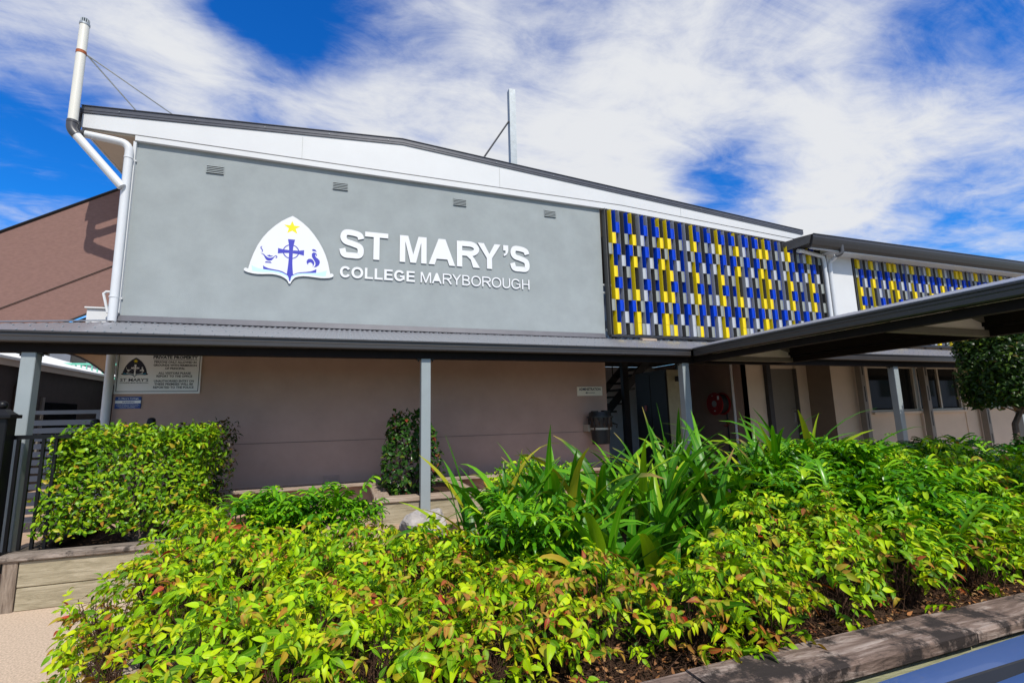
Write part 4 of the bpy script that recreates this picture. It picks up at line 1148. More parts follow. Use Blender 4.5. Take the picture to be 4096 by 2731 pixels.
# ================================================================== GATE, FENCE, POSTS
G = thing('slat_gate', (-3.46, 8.0, .35), 'grey horizontal slat gate between the buildings', 'gate')
MB().box(-4.2, -3.06, 7.985, 8.03, 1.825, 1.875).build('gate_frame', 'gate_grey', G)
MB().box(-3.86, -3.80, 7.985, 8.03, .50, 1.824).build('gate_frame', 'gate_grey', G)
MB().box(-3.12, -3.06, 7.985, 8.03, .50, 1.824).build('gate_frame', 'gate_grey', G)
for k in range(13):
    z = 1.75 - k * .100
    MB().box(-3.79, -3.125, 7.99, 8.01, z - .068, z).build('slat', 'gate_grey', G)
    MB().box(-4.2, -3.865, 7.99, 8.01, z - .068, z).build('slat', 'gate_grey', G)
F = thing('bar_fence', (-2.9, 6.2, .35), 'black steel bar fence in front of the slat gate', 'fence')
MB().box(-3.35, -2.60, 6.17, 6.21, 1.545, 1.585).build('rail', 'black_steel', F)
MB().box(-3.35, -2.60, 6.175, 6.205, .46, .49).build('rail', 'black_steel', F)
for k in range(6):
    x = -3.23 + k * .099
    MB().box(x, x + .026, 6.177, 6.203, .30, 1.544).build('bar', 'black_steel', F)
BP = thing('gate_post', (-3.13, 6.1, 0), 'black square gate post with a ball finial', 'post')
MB().bevbox(-3.215, -3.045, 6.015, 6.169, 0, 1.75, .008).build('post_body', 'black_steel', BP)
mb = MB(); mb.bevbox(-3.255, -3.005, 5.975, 6.165, 1.75, 1.785, .006); mb.sweep([(-3.23, 6.0, 1.785), (-3.03, 6.0, 1.785), (-3.03, 6.16, 1.785), (-3.23, 6.16, 1.785)], [(-3.17, 6.05, 1.84), (-3.09, 6.05, 1.84), (-3.09, 6.13, 1.84), (-3.17, 6.13, 1.84)])
mb.build('post_cap', 'black_steel', BP)
bm = bmesh.new(); bmesh.ops.create_uvsphere(bm, u_segments=14, v_segments=10, radius=.042)
me = bpy.data.meshes.new('finial'); bm.to_mesh(me); bm.free(); me.shade_smooth(); me.materials.append(MATS['black_steel'])
link('finial', me, BP, Vector((-3.13, 6.09, 1.878)) - Vector(BP.location))
for k, (x, lb) in enumerate(((-2.93, 'black rounded bollard beside the wall downpipe'), (-2.34, 'black rounded bollard under the blue warning plate'))):
    mb = MB(); mb.tube([(x, 7.5, .35), (x, 7.5, 1.70), (x, 7.5, 1.735), (x, 7.5, 1.75)], [.05, .05, .042, .02], 12)
    o = mb.build('bollard', 'black_steel'); tag(smooth_by_angle(o), lb, 'bollard', 'black bollards by the wall')

# ================================================================== PLANTERS
P1 = thing('hedge_planter', (-2.0, 6.3, 0), 'weathered timber planter box holding the clipped hedge', 'planter')
def plank(parent, x0, x1, y0, y1, z0, z1, m, name='plank', b=.008):
    return MB().bevbox(x0, x1, y0, y1, z0, z1, b).build(name, m, parent)
plank(P1, -2.95, -.70, 5.93, 6.13, .435, .495, 'planter_cap', 'cap_plank', .016)
plank(P1, -2.955, -2.76, 6.132, 7.6, .436, .493, 'timber_dark_y', 'cap_plank', .014)
plank(P1, -2.79, -.75, 5.965, 6.03, .205, .433, 'planter_board')
plank(P1, -2.79, -.75, 5.968, 6.03, .0, .199, 'planter_board')
plank(P1, -2.91, -2.80, 5.955, 6.06, .0, .433, 'timber_z', 'corner_post')
plank(P1, -2.90, -2.84, 6.07, 7.6, .22, .433, 'timber_dark_y')
plank(P1, -2.90, -2.84, 6.07, 7.6, .0, .215, 'timber_dark_y')
plank(P1, -.80, -.72, 6.14, 7.6, .0, .43, 'timber_y')
MB().box(-2.83, -.81, 6.14, 7.6, .1, .40).build('soil', 'soil', P1)
P2 = thing('wall_planter', (1.1, 7.2, .1), 'timber edged bed holding the dark camellia by the wall', 'planter')
plank(P2, .42, .955, 6.46, 6.66, .62, .68, 'timber', 'cap_plank')
plank(P2, 1.09, 2.05, 6.46, 6.66, .62, .68, 'timber', 'cap_plank')
plank(P2, .40, .60, 6.665, 7.75, .622, .682, 'timber_y', 'cap_plank')
plank(P2, 1.55, 1.75, 6.70, 7.75, .622, .682, 'timber_y', 'cap_plank')
plank(P2, .50, .955, 6.49, 6.55, .0, .618, 'planter_board')
plank(P2, 1.09, 2.0, 6.49, 6.55, .0, .618, 'planter_board')
plank(P2, .42, .50, 6.52, 6.60, .0, .618, 'timber_z', 'corner_post')
plank(P2, .46, .52, 6.61, 7.75, .36, .618, 'timber_y')
MB().box(.53, 2.0, 6.56, 7.76, .3, .60).build('soil', 'soil', P2)
P3 = thing('timber_ledge', (0.8, 7.9, .35), 'long low timber ledge running along the foot of the shaded wall', 'ledge')
plank(P3, -2.2, 4.5, 7.77, 7.98, .68, .735, 'timber', 'seat_plank')
for x in (-2.1, 2.8, 4.0): plank(P3, x, x + .08, 7.86, 7.94, .35, .679, 'timber_z', 'leg')

GB = thing('garden_bed', (3.0, 3.0, 0), 'raised garden bed edged with weathered timber sleepers', 'garden bed')
xs = [-.62, 1.30, 2.72, 5.1, 7.5, 9.9]
for i in range(5):
    plank(GB, xs[i] + .004, xs[i + 1] - .004, 1.545, 1.755, .585 + (0.0 if i % 2 else .004), .652 + (.003 if i % 2 else -.003), 'sleeper_top', 'sleeper', .012)
for z0, z1 in ((.40, .580), (.205, .395), (.01, .20)):
    plank(GB, -.55, 4.2, 1.575, 1.65, z0, z1, 'sleeper_green', 'sleeper')
    plank(GB, 4.21, 9.9, 1.575, 1.65, z0, z1, 'sleeper_green', 'sleeper')
MB().sweep([(-.62, 1.76, .02), (-.55, 1.76, .02), (-.55, 1.76, .40), (-.62, 1.76, .40)], [(-1.42, 4.6, .02), (-1.35, 4.6, .02), (-1.35, 4.6, .40), (-1.42, 4.6, .40)]).build('sleeper', 'timber_y', GB)
plank(GB, -1.35, 10, 4.6, 4.68, .02, .50, 'timber', 'sleeper')
# soil surface, gently uneven
nx, ny = 110, 30
mb = MB()
for j in range(ny + 1):
    for i in range(nx + 1):
        y = 1.752 + 2.84 * j / ny; xl = -.53 - .28 * (y - 1.76); x = xl + (9.95 - xl) * (i / nx)
        mb.v.append((x, y, (.575 if i > 1 else .40) + .03 * math.sin(3.1 * x + 1.3 * y) * math.sin(2.3 * y) + rng.normal(0, .008)))
for j in range(ny):
    for i in range(nx):
        a = j * (nx + 1) + i
        mb.f.append((a, a + 1, a + nx + 2, a + nx + 1))
mb.build('soil', 'soil', GB, recalc=False)

# ================================================================== HOUSE ACROSS THE ROAD (seen mirrored in the wing windows)
HS = thing('weatherboard_house', (45, -20, 0), 'white weatherboard house across the road, mirrored in the wing windows', 'house')
MB().box(28, 62, -26, -16, 1.6, 5.6).build('wall', 'white_wall', HS)
MB().box(28.5, 61.5, -25.5, -16.4, 0, 1.598).build('understorey', 'dark_brown', HS)
MB().sweep([(27, -26.6, 5.5), (27, -15.4, 5.5), (27, -21, 8.2)], [(63, -26.6, 5.5), (63, -15.4, 5.5), (63, -21, 8.2)]).build('roof', 'roof_sheet', HS)
for x in (31, 36, 42, 48, 54, 58):
    w_ = MB().box(x, x + 1.8, -15.99, -15.95, 2.7, 4.4).build('window', 'window_glass', HS)
    MB().box(x - .12, x - .01, -15.99, -15.93, 2.6, 4.5).build('window_frame', 'white_paint', w_)

# ================================================================== PLANTS
def rot_from(d, n):
    """rotation matrix (rows to world columns) taking +Y to d and +Z near n"""
    y = np.asarray(d, float); y = y / np.linalg.norm(y)
    z = np.asarray(n, float); z = z - y * z.dot(y)
    l = np.linalg.norm(z)
    if l < 1e-5:
        z = np.array([0.3, 0.2, 1.0]); z = z - y * z.dot(y); l = np.linalg.norm(z)
    z /= l
    x = np.cross(y, z)
    return np.stack([x, y, z], 1)
def quat_of(R):
    return Matrix([list(r) for r in R]).to_quaternion()
def leaf_geo(L, Wd, droop=.15, fold=.18, seg=5, tip=.62, twist=0.0):
    """pointed leaf along +Y with a folded midrib; returns points, faces and (along, edge) per point"""
    V, Fc, A = [], [], []
    for i in range(seg + 1):
        t = i / seg
        w = Wd / 2 * (math.sin(math.pi * min(1, t ** tip)) ** .85 if 0 < t < 1 else 0)
        y = L * t * (1 - .25 * droop * t); z = -droop * L * t * t
        tw = twist * t
        if w == 0:
            V.append((0, y, z)); A.append((t, 0))
        else:
            V += [(-w * math.cos(tw), y, z + fold * w - w * math.sin(tw)), (0, y, z), (w * math.cos(tw), y, z + fold * w + w * math.sin(tw))]
            A += [(t, 1), (t, 0), (t, 1)]
    Fc.append((0, 2, 1)); Fc.append((0, 3, 2))
    for i in range(seg - 2):
        a = 1 + 3 * i; b = a + 3
        Fc += [(a, a + 1, b + 1, b), (a + 1, a + 2, b + 2, b + 1)]
    a = 1 + 3 * (seg - 2); e = len(V) - 1
    Fc += [(a, a + 1, e), (a + 1, a + 2, e)]
    return np.array(V), Fc, np.array(A)
def to_mesh(name, V, Fc, m, smooth=True, A=None):
    me = bpy.data.meshes.new(name)
    me.from_pydata([tuple(v) for v in V], [], Fc)
    if A is not None:
        for k, nm in enumerate(('along', 'edge')):
            at = me.attributes.new(nm, 'FLOAT', 'POINT')
            at.data.foreach_set('value', np.ascontiguousarray(A[:, k], dtype=np.float32))
    if smooth: me.shade_smooth()
    me.materials.append(MATS[m])
    return me
class Heap:
    def __init__(s): s.V, s.F, s.n, s.A = [], [], 0, []
    def add(s, V, Fc, R=None, p=(0, 0, 0), sc=1.0, A=None):
        V = np.asarray(V) * sc
        if R is not None: V = V @ R.T
        s.V.append(V + np.asarray(p)); s.F += [tuple(i + s.n for i in f) for f in Fc]; s.n += len(V)
        s.A.append(A if A is not None else np.tile((0.0, 1.0), (len(V), 1)))
    def mesh(s, name, m, off=(0, 0, 0)):
        return to_mesh(name, np.concatenate(s.V) - np.asarray(off), s.F, m, A=np.concatenate(s.A))
    def link(s, name, m, parent, kind=None):
        if not s.V: return
        return link(name, s.mesh(name, m, wloc(parent)), parent, kind=kind)
def tube_geo(pts, r, seg=4):
    mb = MB(); mb.tube(pts, r, seg, caps=False)
    return np.array(mb.v), mb.f
unit = lambda v: np.asarray(v, float) / np.linalg.norm(v)

# ---- nandina: compound leaves
def nandina_leaf_mesh(seed, m):
    r = np.random.default_rng(seed)
    H = Heap()
    Lr = r.uniform(.055, .095)
    n = int(r.integers(2, 4))
    H.add(*tube_geo([(0, 0, 0), (0, Lr * .5, .006), (0, Lr, 0)], [.0016, .0013, .001], 3))
    def lf(p, ang, L):
        V, Fc, A = leaf_geo(L, L * r.uniform(.36, .48), r.uniform(.05, .65), r.uniform(.15, .6), twist=r.normal(0, .35))
        d = np.array([math.sin(ang), math.cos(ang), r.uniform(-.7, .25)])
        nn = np.array([r.normal(0, .5), r.normal(0, .5), 1])
        H.add(V, Fc, rot_from(d, nn), p, A=A)
    for k in range(n):
        y = Lr * (k + .55) / (n + .1)
        for sgn in (-1, 1):
            lf((0, y, .003), sgn * r.uniform(.8, 1.25), r.uniform(.036, .060))
    lf((0, Lr, 0), r.normal(0, .15), r.uniform(.050, .074))
    return H.mesh('leaf', m)
NL = {m: [nandina_leaf_mesh(100 + i, m) for i in range(10)] for m in ('nandina_leaf', 'nandina_rusty_leaf', 'nandina_green_leaf')}
ORD = ['first', 'second', 'third', 'fourth', 'fifth', 'sixth', 'seventh', 'eighth', 'ninth', 'tenth', 'eleventh', 'twelfth']
def nandina(clumps, label, group, mats=(('nandina_leaf', 1.0),), seed=0, size=1.0):
    """clumps: (x, y, z0, height, radius, leaves, share of leaves low on the sides)"""
    R_ = np.random.default_rng(seed)
    cx = float(np.mean([c[0] for c in clumps])); cy = float(np.mean([c[1] for c in clumps]))
    T = thing('nandina_shrub', (cx, cy, clumps[0][2]), label, 'shrub', group)
    o = np.array(T.location)
    H = Heap()
    names, ws = [m for m, _ in mats], np.array([w for _, w in mats]); ws = ws / ws.sum()
    for x, y, z0, h, r, nleaf, skirt in clumps:
        for k in range(20):
            a = R_.uniform(0, 6.283); q = r * .8 * math.sqrt(R_.uniform())
            bb = np.array([x + .3 * q * math.cos(a), y + .3 * q * math.sin(a), z0 - .02])
            t = np.array([x + q * math.cos(a), y + q * math.sin(a), z0 + h * R_.uniform(.45, .74)])
            m_ = (bb + t) / 2 + R_.normal(0, .012, 3)
            H.add(*tube_geo([bb, m_, t], [.0042, .0034, .0022], 4))
            for s in range(16):
                f = R_.uniform(.03, .80); pp = bb + (t - bb) * f
                dd = np.array([R_.normal(), R_.normal(), abs(R_.normal()) + .5]); dd /= np.linalg.norm(dd)
                H.add(*tube_geo([pp, pp + dd * R_.uniform(.03, .10)], [.0017, .0008], 3))
        for k in range(nleaf):
            a = R_.uniform(0, 6.283)
            if R_.uniform() > skirt:
                q = r * math.sqrt(R_.uniform()) * .95
                zt = h * (1.0 - .55 * (q / r) ** 2) * R_.uniform(.72, 1.06)
            else:
                q = r * R_.uniform(.55, 1.05)
                zt = h * R_.uniform(.05, .75)
            pt = np.array([x + q * math.cos(a), y + q * math.sin(a), z0 + zt])
            out = np.array([math.cos(a), math.sin(a), 0])
            d = out * R_.uniform(.2, 1.0) + np.array([R_.normal(0, .5), R_.normal(0, .5) - .25, R_.uniform(-.35, .40)])
            n = np.array([R_.normal(0, .55), -.35 + R_.normal(0, .55), 1.0]) + out * .45
            Rm = rot_from(d, n)
            sc = R_.uniform(.75, 1.2) * size
            pt = pt - Rm[:, 1] * .05 * sc
            m = names[int(R_.choice(len(names), p=ws))]
            link('leaf', NL[m][int(R_.integers(10))], T, pt - o, quat_of(Rm), sc)
    H.link('stems', 'twig', T, kind='stuff')
    return T

ZS = .585
GA = 'yellow green nandina shrubs at the path end of the garden bed'
sd = 1
cells = {}
for yy in np.arange(1.98, 4.30, .30):
    for xx in np.arange(-1.15, 1.95, .33):
        x = xx + rng.normal(0, .06) + (.16 if int(round((yy - 1.98) / .30)) % 2 else 0); y = yy + rng.normal(0, .05)
        if x < -.385 * y + .20: continue
        if x > .95 and y > 2.5: continue
        if x > 1.2 and y > 2.2: continue
        if x > .35 and y > 3.5: continue
        if y > 4.0 and -.75 < x: continue
        edge = x < -.385 * y + .5; front = y < 2.2
        hh = .47 * rng.uniform(.68, 1.12) - (.05 if edge else 0) - (.12 if y > 3.0 and x > .1 else 0) + (.06 if y > 3.3 and x < -.6 else 0)
        row = 0 if y < 2.45 else (1 if y < 3.15 else 2)
        col = int((x + 1.45) / .62)
        cells.setdefault((row, col), []).append((x, y, ZS, hh, .22, 66 if not front else 84, .30 if not front else .50))
for row, nm in ((0, 'front row'), (1, 'middle row'), (2, 'back row')):
    for i, key in enumerate(sorted(k for k in cells if k[0] == row)):
        sd += 1
        xm = cells[key][0][0]
        mats = (('nandina_leaf', .50), ('nandina_rusty_leaf', .13), ('nandina_green_leaf', .37)) if not (row == 0 and xm > .1) else (('nandina_leaf', .40), ('nandina_rusty_leaf', .30), ('nandina_green_leaf', .30))
        nandina(cells[key], '%s yellow green nandina shrub from the path end, in the %s of the bed' % (ORD[i], nm), GA, mats, sd)
for i, nm in enumerate(('nearest the road', 'midway along the bed end', 'nearest the hedge planter')):
    sd += 1
    sel = [2.15, 2.5] if i == 0 else ([2.85, 3.2] if i == 1 else [3.55, 3.9, 4.2])
    nandina([(-.385 * y + .17 + rng.normal(0, .02), y, .20, .46 + rng.normal(0, .03), .24, 58, .55) for y in sel], 'low red tinted nandina spilling over the bed end, ' + nm, 'nandina shrubs spilling over the bed end',
            (('nandina_leaf', .66), ('nandina_rusty_leaf', .22), ('nandina_green_leaf', .12)), sd)
for i, (x, y, h) in enumerate(sorted(((2.02, 2.12, .48), (2.40, 2.42, .62), (2.68, 2.18, .56), (2.36, 1.98, .44), (2.88, 2.42, .60), (2.90, 1.98, .44), (1.72, 1.98, .46), (3.2, 2.12, .48), (3.55, 2.0, .42)))):
    sd += 1
    nandina([(x, y, ZS, h, .24, 96, .40)], '%s bright green nandina from the path end, bare brown stems below, before the lilies' % ORD[i], 'bright green nandinas before the lilies',
            (('nandina_green_leaf', .62), ('nandina_leaf', .26), ('nandina_rusty_leaf', .12)), sd)
for i, (x, y, h) in enumerate(sorted(((4.55, 2.95, .74), (4.85, 3.25, .82), (5.2, 2.95, .78), (4.85, 2.6, .64), (5.6, 3.3, .74), (5.5, 2.7, .62), (4.35, 3.3, .74), (4.4, 2.08, .48), (5.0, 2.12, .52), (3.98, 2.02, .44), (5.5, 2.2, .54), (6.0, 2.9, .55)))):
    sd += 1
    nandina([(x, y, ZS, h, .27, 96, .36)], '%s lime nandina from the lilies onward, among glossy lobed leaves' % ORD[i], 'lime nandinas among the lobed leaves',
            (('nandina_green_leaf', .74), ('nandina_leaf', .2), ('nandina_rusty_leaf', .06)), sd, 1.1)
for x, y, h, lb in ((1.82, 5.0, .64, 'tall lime nandina shrub standing behind the strap leaved lilies'), (2.4, 5.05, .52, 'smaller lime nandina shrub further along behind the lilies')):
    sd += 1
    nandina([(x, y, ZS, h, .36, 190, .4)], lb, 'lime nandinas behind the lilies', (('nandina_green_leaf', .75), ('nandina_leaf', .25)), sd, 1.05)

# ---- strap leaved lilies
def strap(base, az, lean, L, Wd, curl, seed, twist=0.0, blunt=False):
    r = np.random.default_rng(seed)
    n = 11
    p = np.array(base, float)
    out = np.array([math.cos(az), math.sin(az), 0])
    side = np.array([-math.sin(az), math.cos(az), 0])
    th = lean
    V, Fc, A = [], [], []
    for i in range(n + 1):
        t = i / n
        A += [(t, 1), (t, 0), (t, 1)]
        w = Wd / 2 * min(1, .55 + t * 1.6) * (1 if blunt else (1 - max(0, t - .45) / .55) ** .75 if t > .45 else 1)
        d = out * math.sin(th) + np.array([0, 0, 1]) * math.cos(th)
        nn = np.cross(side, d)
        sd_ = side * math.cos(twist * t) + nn * math.sin(twist * t)
        w = max(w, .0015)
        V += [p - sd_ * w + nn * w * .32 * -1, p, p + sd_ * w + nn * w * .32 * -1]
        p = p + d * (L / n)
        th += curl * (0.25 + 1.5 * t * t) / n
    for i in range(n):
        a = 3 * i
        Fc += [(a, a + 1, a + 4, a + 3), (a + 1, a + 2, a + 5, a + 4)]
    return np.array(V), Fc, np.array(A)
def lily(x, y, z0, n, L, Wd, label, group, m='lily_leaf', seed=0, spread=.10, lean=(.08, .75), extra=()):
    r = np.random.default_rng(seed)
    T = thing('strap_leaf_lily', (x, y, z0), label, 'lily', group)
    o = np.array(T.location)
    for k in range(n):
        az = r.uniform(0, 6.283)
        le = r.uniform(*lean)
        bl = r.uniform() < .06
        V, Fc, A = strap((x + r.normal(0, spread), y + r.normal(0, spread * .7), z0 - .03), az, le, L * r.uniform(.6, 1.08) * (.6 if bl else 1), Wd * r.uniform(.75, 1.15), r.uniform(.7, 2.9), r.integers(1e6), r.normal(0, .6), bl)
        link('leaf', to_mesh('leaf', V - o, Fc, m, A=A), T)
    for (bx, by, az, le, L_, W_, cu, tw) in extra:
        V, Fc, A = strap((bx, by, z0), az, le, L_, W_, cu, 1, tw)
        link('leaf', to_mesh('leaf', V - o, Fc, m, A=A), T)
    return T
li = [(.95, 3.40, 18, .90), (1.25, 3.6, 20, .98), (1.6, 3.35, 20, .98), (1.95, 3.6, 21, 1.02), (2.3, 3.3, 22, 1.02), (2.65, 3.6, 22, 1.10), (3.0, 3.4, 22, 1.12), (3.4, 3.65, 21, 1.10), (3.8, 3.5, 19, 1.05),
      (1.62, 2.70, 22, .74), (2.05, 2.95, 22, .82), (1.32, 3.0, 20, .78), (1.35, 2.58, 16, .60), (2.45, 2.95, 18, .84), (3.1, 3.0, 16, .86), (3.6, 3.05, 13, .86), (1.75, 4.1, 18, .98), (2.5, 4.15, 20, 1.04), (3.1, 4.1, 20, 1.08)]
li += [(3.45, 3.3, 16, 1.24), (3.85, 3.75, 16, 1.25), (4.2, 3.55, 14, 1.22), (4.6, 3.9, 10, 1.2)]
cnt = {}
for i, (x, y, n, L) in enumerate(sorted(li)):
    row = 'front row' if y < 3.2 else ('middle row' if y < 3.9 else 'back row')
    k = cnt.get(row, 0); cnt[row] = k + 1
    lily(x, y, ZS, n + 3, L * 1.08, .082, '%s strap leaved lily clump from the path end, in the %s of lilies' % (ORD[k], row), 'strap leaved lilies in the middle of the bed', seed=900 + i)
lily(1.12, 3.6, ZS, 4, .7, .06, 'lily clump with one tall leaf arching over at its tip', 'lilies with a signature leaf', seed=77,
     extra=((1.12, 3.6, .25, .10, 1.16, .078, 2.75, .2), (.98, 3.6, 2.9, .22, .98, .062, .25, .3), (1.15, 3.55, 2.7, .30, .80, .07, .8, .2), (1.2, 3.6, .6, .12, .84, .072, .6, .2)))
lily(2.62, 3.6, ZS, 4, .8, .06, 'lily clump with the tallest upright blades in the bed', 'lilies with a signature leaf', seed=78,
     extra=((2.62, 3.6, 2.2, .10, 1.14, .075, .25, .4), (2.66, 3.58, 2.6, .03, 1.16, .07, .2, .3), (2.70, 3.6, .1, .12, 1.0, .05, .4, .2)))
lily(1.52, 2.22, ZS, 10, .60, .062, 'low lily clump at the front among bare stems, leaves flopping down', 'front lilies', seed=81, lean=(.5, 1.2))
lily(.82, 2.18, ZS, 8, .42, .045, 'small lily clump low in the gap between front shrubs', 'front lilies', seed=83, lean=(.5, 1.3))
lily(3.35, 2.55, ZS, 8, .55, .055, 'sprawling lily clump at the front beside the lobed leaves', 'front lilies', seed=84, lean=(.7, 1.3))
for i, (x, y) in enumerate(((7.2, 4.9), (8.0, 5.1), (8.8, 4.8), (9.6, 5.0), (10.3, 4.7))):
    lily(x, y, ZS - .1, 18, .85, .055, '%s lily clump from the walkway, coloured dark for shade below the topiary tree' % ORD[i], 'dark lilies under the topiary', 'lily_shade_leaf', 300 + i, .14, (.15, .95))
SP = thing('snake_plant', (1.28, 2.95, ZS), 'single broad mottled snake plant leaf standing among the lilies', 'plant')
def broad(base, d, L, Wd, nrm, seed):
    n = 10; V, Fc = [], []
    Rm = rot_from(d, nrm)
    for i in range(n + 1):
        t = i / n
        w = Wd / 2 * (math.sin(math.pi * (0.12 + .88 * t) ** 1.0) ** .7 if t < 1 else 0.02)
        for q in (-1, -.5, 0, .5, 1):
            V.append(np.array(base) + Rm @ np.array([q * w, L * t, .10 * w * (q * q) + .02 * math.sin(5 * t + q)]))
    for i in range(n):
        for k in range(4):
            a = 5 * i + k
            Fc.append((a, a + 1, a + 6, a + 5))
    return np.array(V), Fc
for b_, d_, L_, w_ in (((1.20, 2.9, .70), (.30, -.02, 1), .50, .125), ((1.30, 3.0, .6), (-.2, .2, 1), .38, .09), ((1.25, 3.02, .6), (.5, .3, 1), .36, .08)):
    V, Fc = broad(b_, d_, L_, w_, (-.1, -1, .2), 1)
    link('leaf', to_mesh('leaf', V - np.array(SP.location), Fc, 'snake_leaf'), SP)

# ---- lobed philodendron leaves
def lobed_mesh(seed, m):
    r = np.random.default_rng(seed)
    H = Heap()
    Lp = r.uniform(.20, .32); Lb = r.uniform(.15, .21)
    er = r.uniform(.25, .60)
    pts = [(0, Lp * t * er, Lp * t - .10 * Lp * t * t) for t in (0, .35, .7, 1)]
    H.add(*tube_geo(pts, [.006, .005, .0042, .004], 5))
    base = np.array(pts[-1])
    dr = r.uniform(.2, .8); up_ = r.uniform(.25, 1.1)
    def mid(t): return base + np.array([0, Lb * t * (1.15 - .4 * up_), up_ * Lb * t - dr * Lb * t * t])
    n = 6
    V, Fc = [], []
    for i in range(9):
        t = i / 8; c = mid(t); w = .019 * (1 - .35 * t)
        V += [c + (-w, 0, .006), c, c + (w, 0, .006)]
    for i in range(8):
        a = 3 * i; Fc += [(a, a + 1, a + 4, a + 3), (a + 1, a + 2, a + 5, a + 4)]
    H.add(V, Fc)
    for k in range(n):
        t = (k + .2) / n
        for s in (-1, 1):
            c = mid(t) + np.array([s * .018, 0, .004])
            L = Lb * (.56 - .26 * abs(t - .30)) * r.uniform(.8, 1.15)
            a = 1.65 - 1.0 * t
            d = np.array([s * math.sin(a), math.cos(a), r.uniform(-.25, .55)])
            side = np.cross(d, (0, 0, 1)); side /= np.linalg.norm(side)
            w = r.uniform(.0095, .0135)
            V2 = []
            for q, ww in ((0, .75), (.35, .8), (.75, 1.0), (.93, .8), (1.0, .25)):
                cc = c + d * L * q + np.array([0, 0, .016 * math.sin(3 * q) - .02 * q * q])
                V2 += [cc - side * w * ww + (0, 0, .003), cc + (0, 0, -.003), cc + side * w * ww + (0, 0, .003)]
            F2 = []
            for i in range(4):
                b = 3 * i; F2 += [(b, b + 1, b + 4, b + 3), (b + 1, b + 2, b + 5, b + 4)]
            H.add(V2, F2)
    tipd = leaf_geo(.055, .026, .3, .3)
    H.add(tipd[0], tipd[1], rot_from((0, 1, -.4), (0, 0, 1)), mid(.97))
    return H.mesh('leaf', m)
XL_ = {m: [lobed_mesh(40 + i, m) for i in range(7)] for m in ('xanadu_leaf', 'xanadu_shade_leaf')}
def lobed(x, y, z0, n, label, group, m='xanadu_leaf', sc=1.0, seed=0):
    r = np.random.default_rng(seed)
    T = thing('lobed_philodendron', (x, y, z0), label, 'philodendron', group)
    H = Heap()
    for k in range(5):
        H.add(*tube_geo([(x + r.normal(0, .03), y + r.normal(0, .03), .56), (x + r.normal(0, .04), y + r.normal(0, .04), z0 + .02)], [.012, .009], 5))
    H.link('stems', 'bark', T, kind='stuff')
    for k in range(n):
        a = r.uniform(0, 6.283)
        d = np.array([math.cos(a), math.sin(a), r.uniform(-.1, .35)])
        tilt = r.uniform(-.25, .45)
        # +Y points outward, +Z up: petiole climbs then the blade hangs out
        Rm = rot_from(np.array([math.cos(a), math.sin(a), -tilt + .15]), (0, 0, 1))
        link('leaf', XL_[m][int(r.integers(7))], T, (r.normal(0, .06), r.normal(0, .06), r.uniform(-.05, .02)), quat_of(Rm), sc * r.uniform(.75, 1.2))
    return T
for i, (x, y) in enumerate(((-.62, 4.4), (-.30, 4.42), (-.02, 4.35), (-.42, 4.15))):
    lobed(x, y, ZS + .08, 34, '%s glossy lobed philodendron from the hedge, behind the yellow nandina' % ORD[i], 'philodendrons near the hedge', sc=.98, seed=500 + i)
cnt = {}
for i, (x, y) in enumerate(sorted(((3.35, 2.85), (3.7, 2.75), (4.05, 2.95), (3.5, 3.25), (3.95, 3.35), (4.3, 3.45), (4.3, 3.1), (3.2, 2.6), (4.7, 3.65), (5.1, 3.6), (5.6, 3.8), (4.2, 3.9), (5.0, 4.1), (5.9, 4.2), (3.5, 2.42), (3.9, 2.5), (4.3, 2.6), (6.2, 3.6), (1.05, 2.9), (5.3, 2.55), (3.35, 2.2), (4.05, 2.25)))):
    row = 'front row' if y < 2.92 else ('middle row' if y < 3.55 else 'back row')
    k = cnt.get(row, 0); cnt[row] = k + 1
    lobed(x, y, ZS + (.30 if y > 2.9 else (.18 if y > 2.4 else .02)) - (.10 if x > 4.4 else 0), 40, '%s glossy lobed philodendron from the path end, %s, around the lilies' % (ORD[k], row), 'philodendrons around the lilies', sc=1.02, seed=540 + i)
cnt = {}
for i, (x, y) in enumerate(sorted(((6.7, 4.5), (7.4, 4.4), (8.1, 4.5), (8.9, 4.3), (6.9, 3.9), (7.7, 3.8), (8.5, 3.7), (6.5, 4.9), (9.6, 4.4), (6.6, 3.3), (7.3, 3.2)))):
    row = 'nearer row' if y < 4.2 else 'farther row'
    k = cnt.get(row, 0); cnt[row] = k + 1
    lobed(x, y, ZS, 22, '%s dark lobed philodendron under the walkway roof, in the %s' % (ORD[k], row), 'philodendrons in walkway shade', 'xanadu_shade_leaf' if y > 4.2 else 'xanadu_leaf', 1.35, 580 + i)
RF = thing('red_bract', (3.92, 2.62, ZS), 'red pointed flower bract standing among the lobed leaves', 'flower')
H = Heap()
H.add(*tube_geo([(3.92, 2.62, ZS), (3.93, 2.64, .82)], [.006, .005], 5)); H.link('stalk', 'twig', RF)
H = Heap()
for a in (0, 2.1, 4.2):
    V, Fc, A = leaf_geo(.13, .04, -.1, .5)
    H.add(V, Fc, rot_from((math.cos(a) * .25, math.sin(a) * .25, 1), (-math.cos(a), -math.sin(a), .2)), (3.93, 2.64, .80))
H.link('bract', 'red_flower', RF)

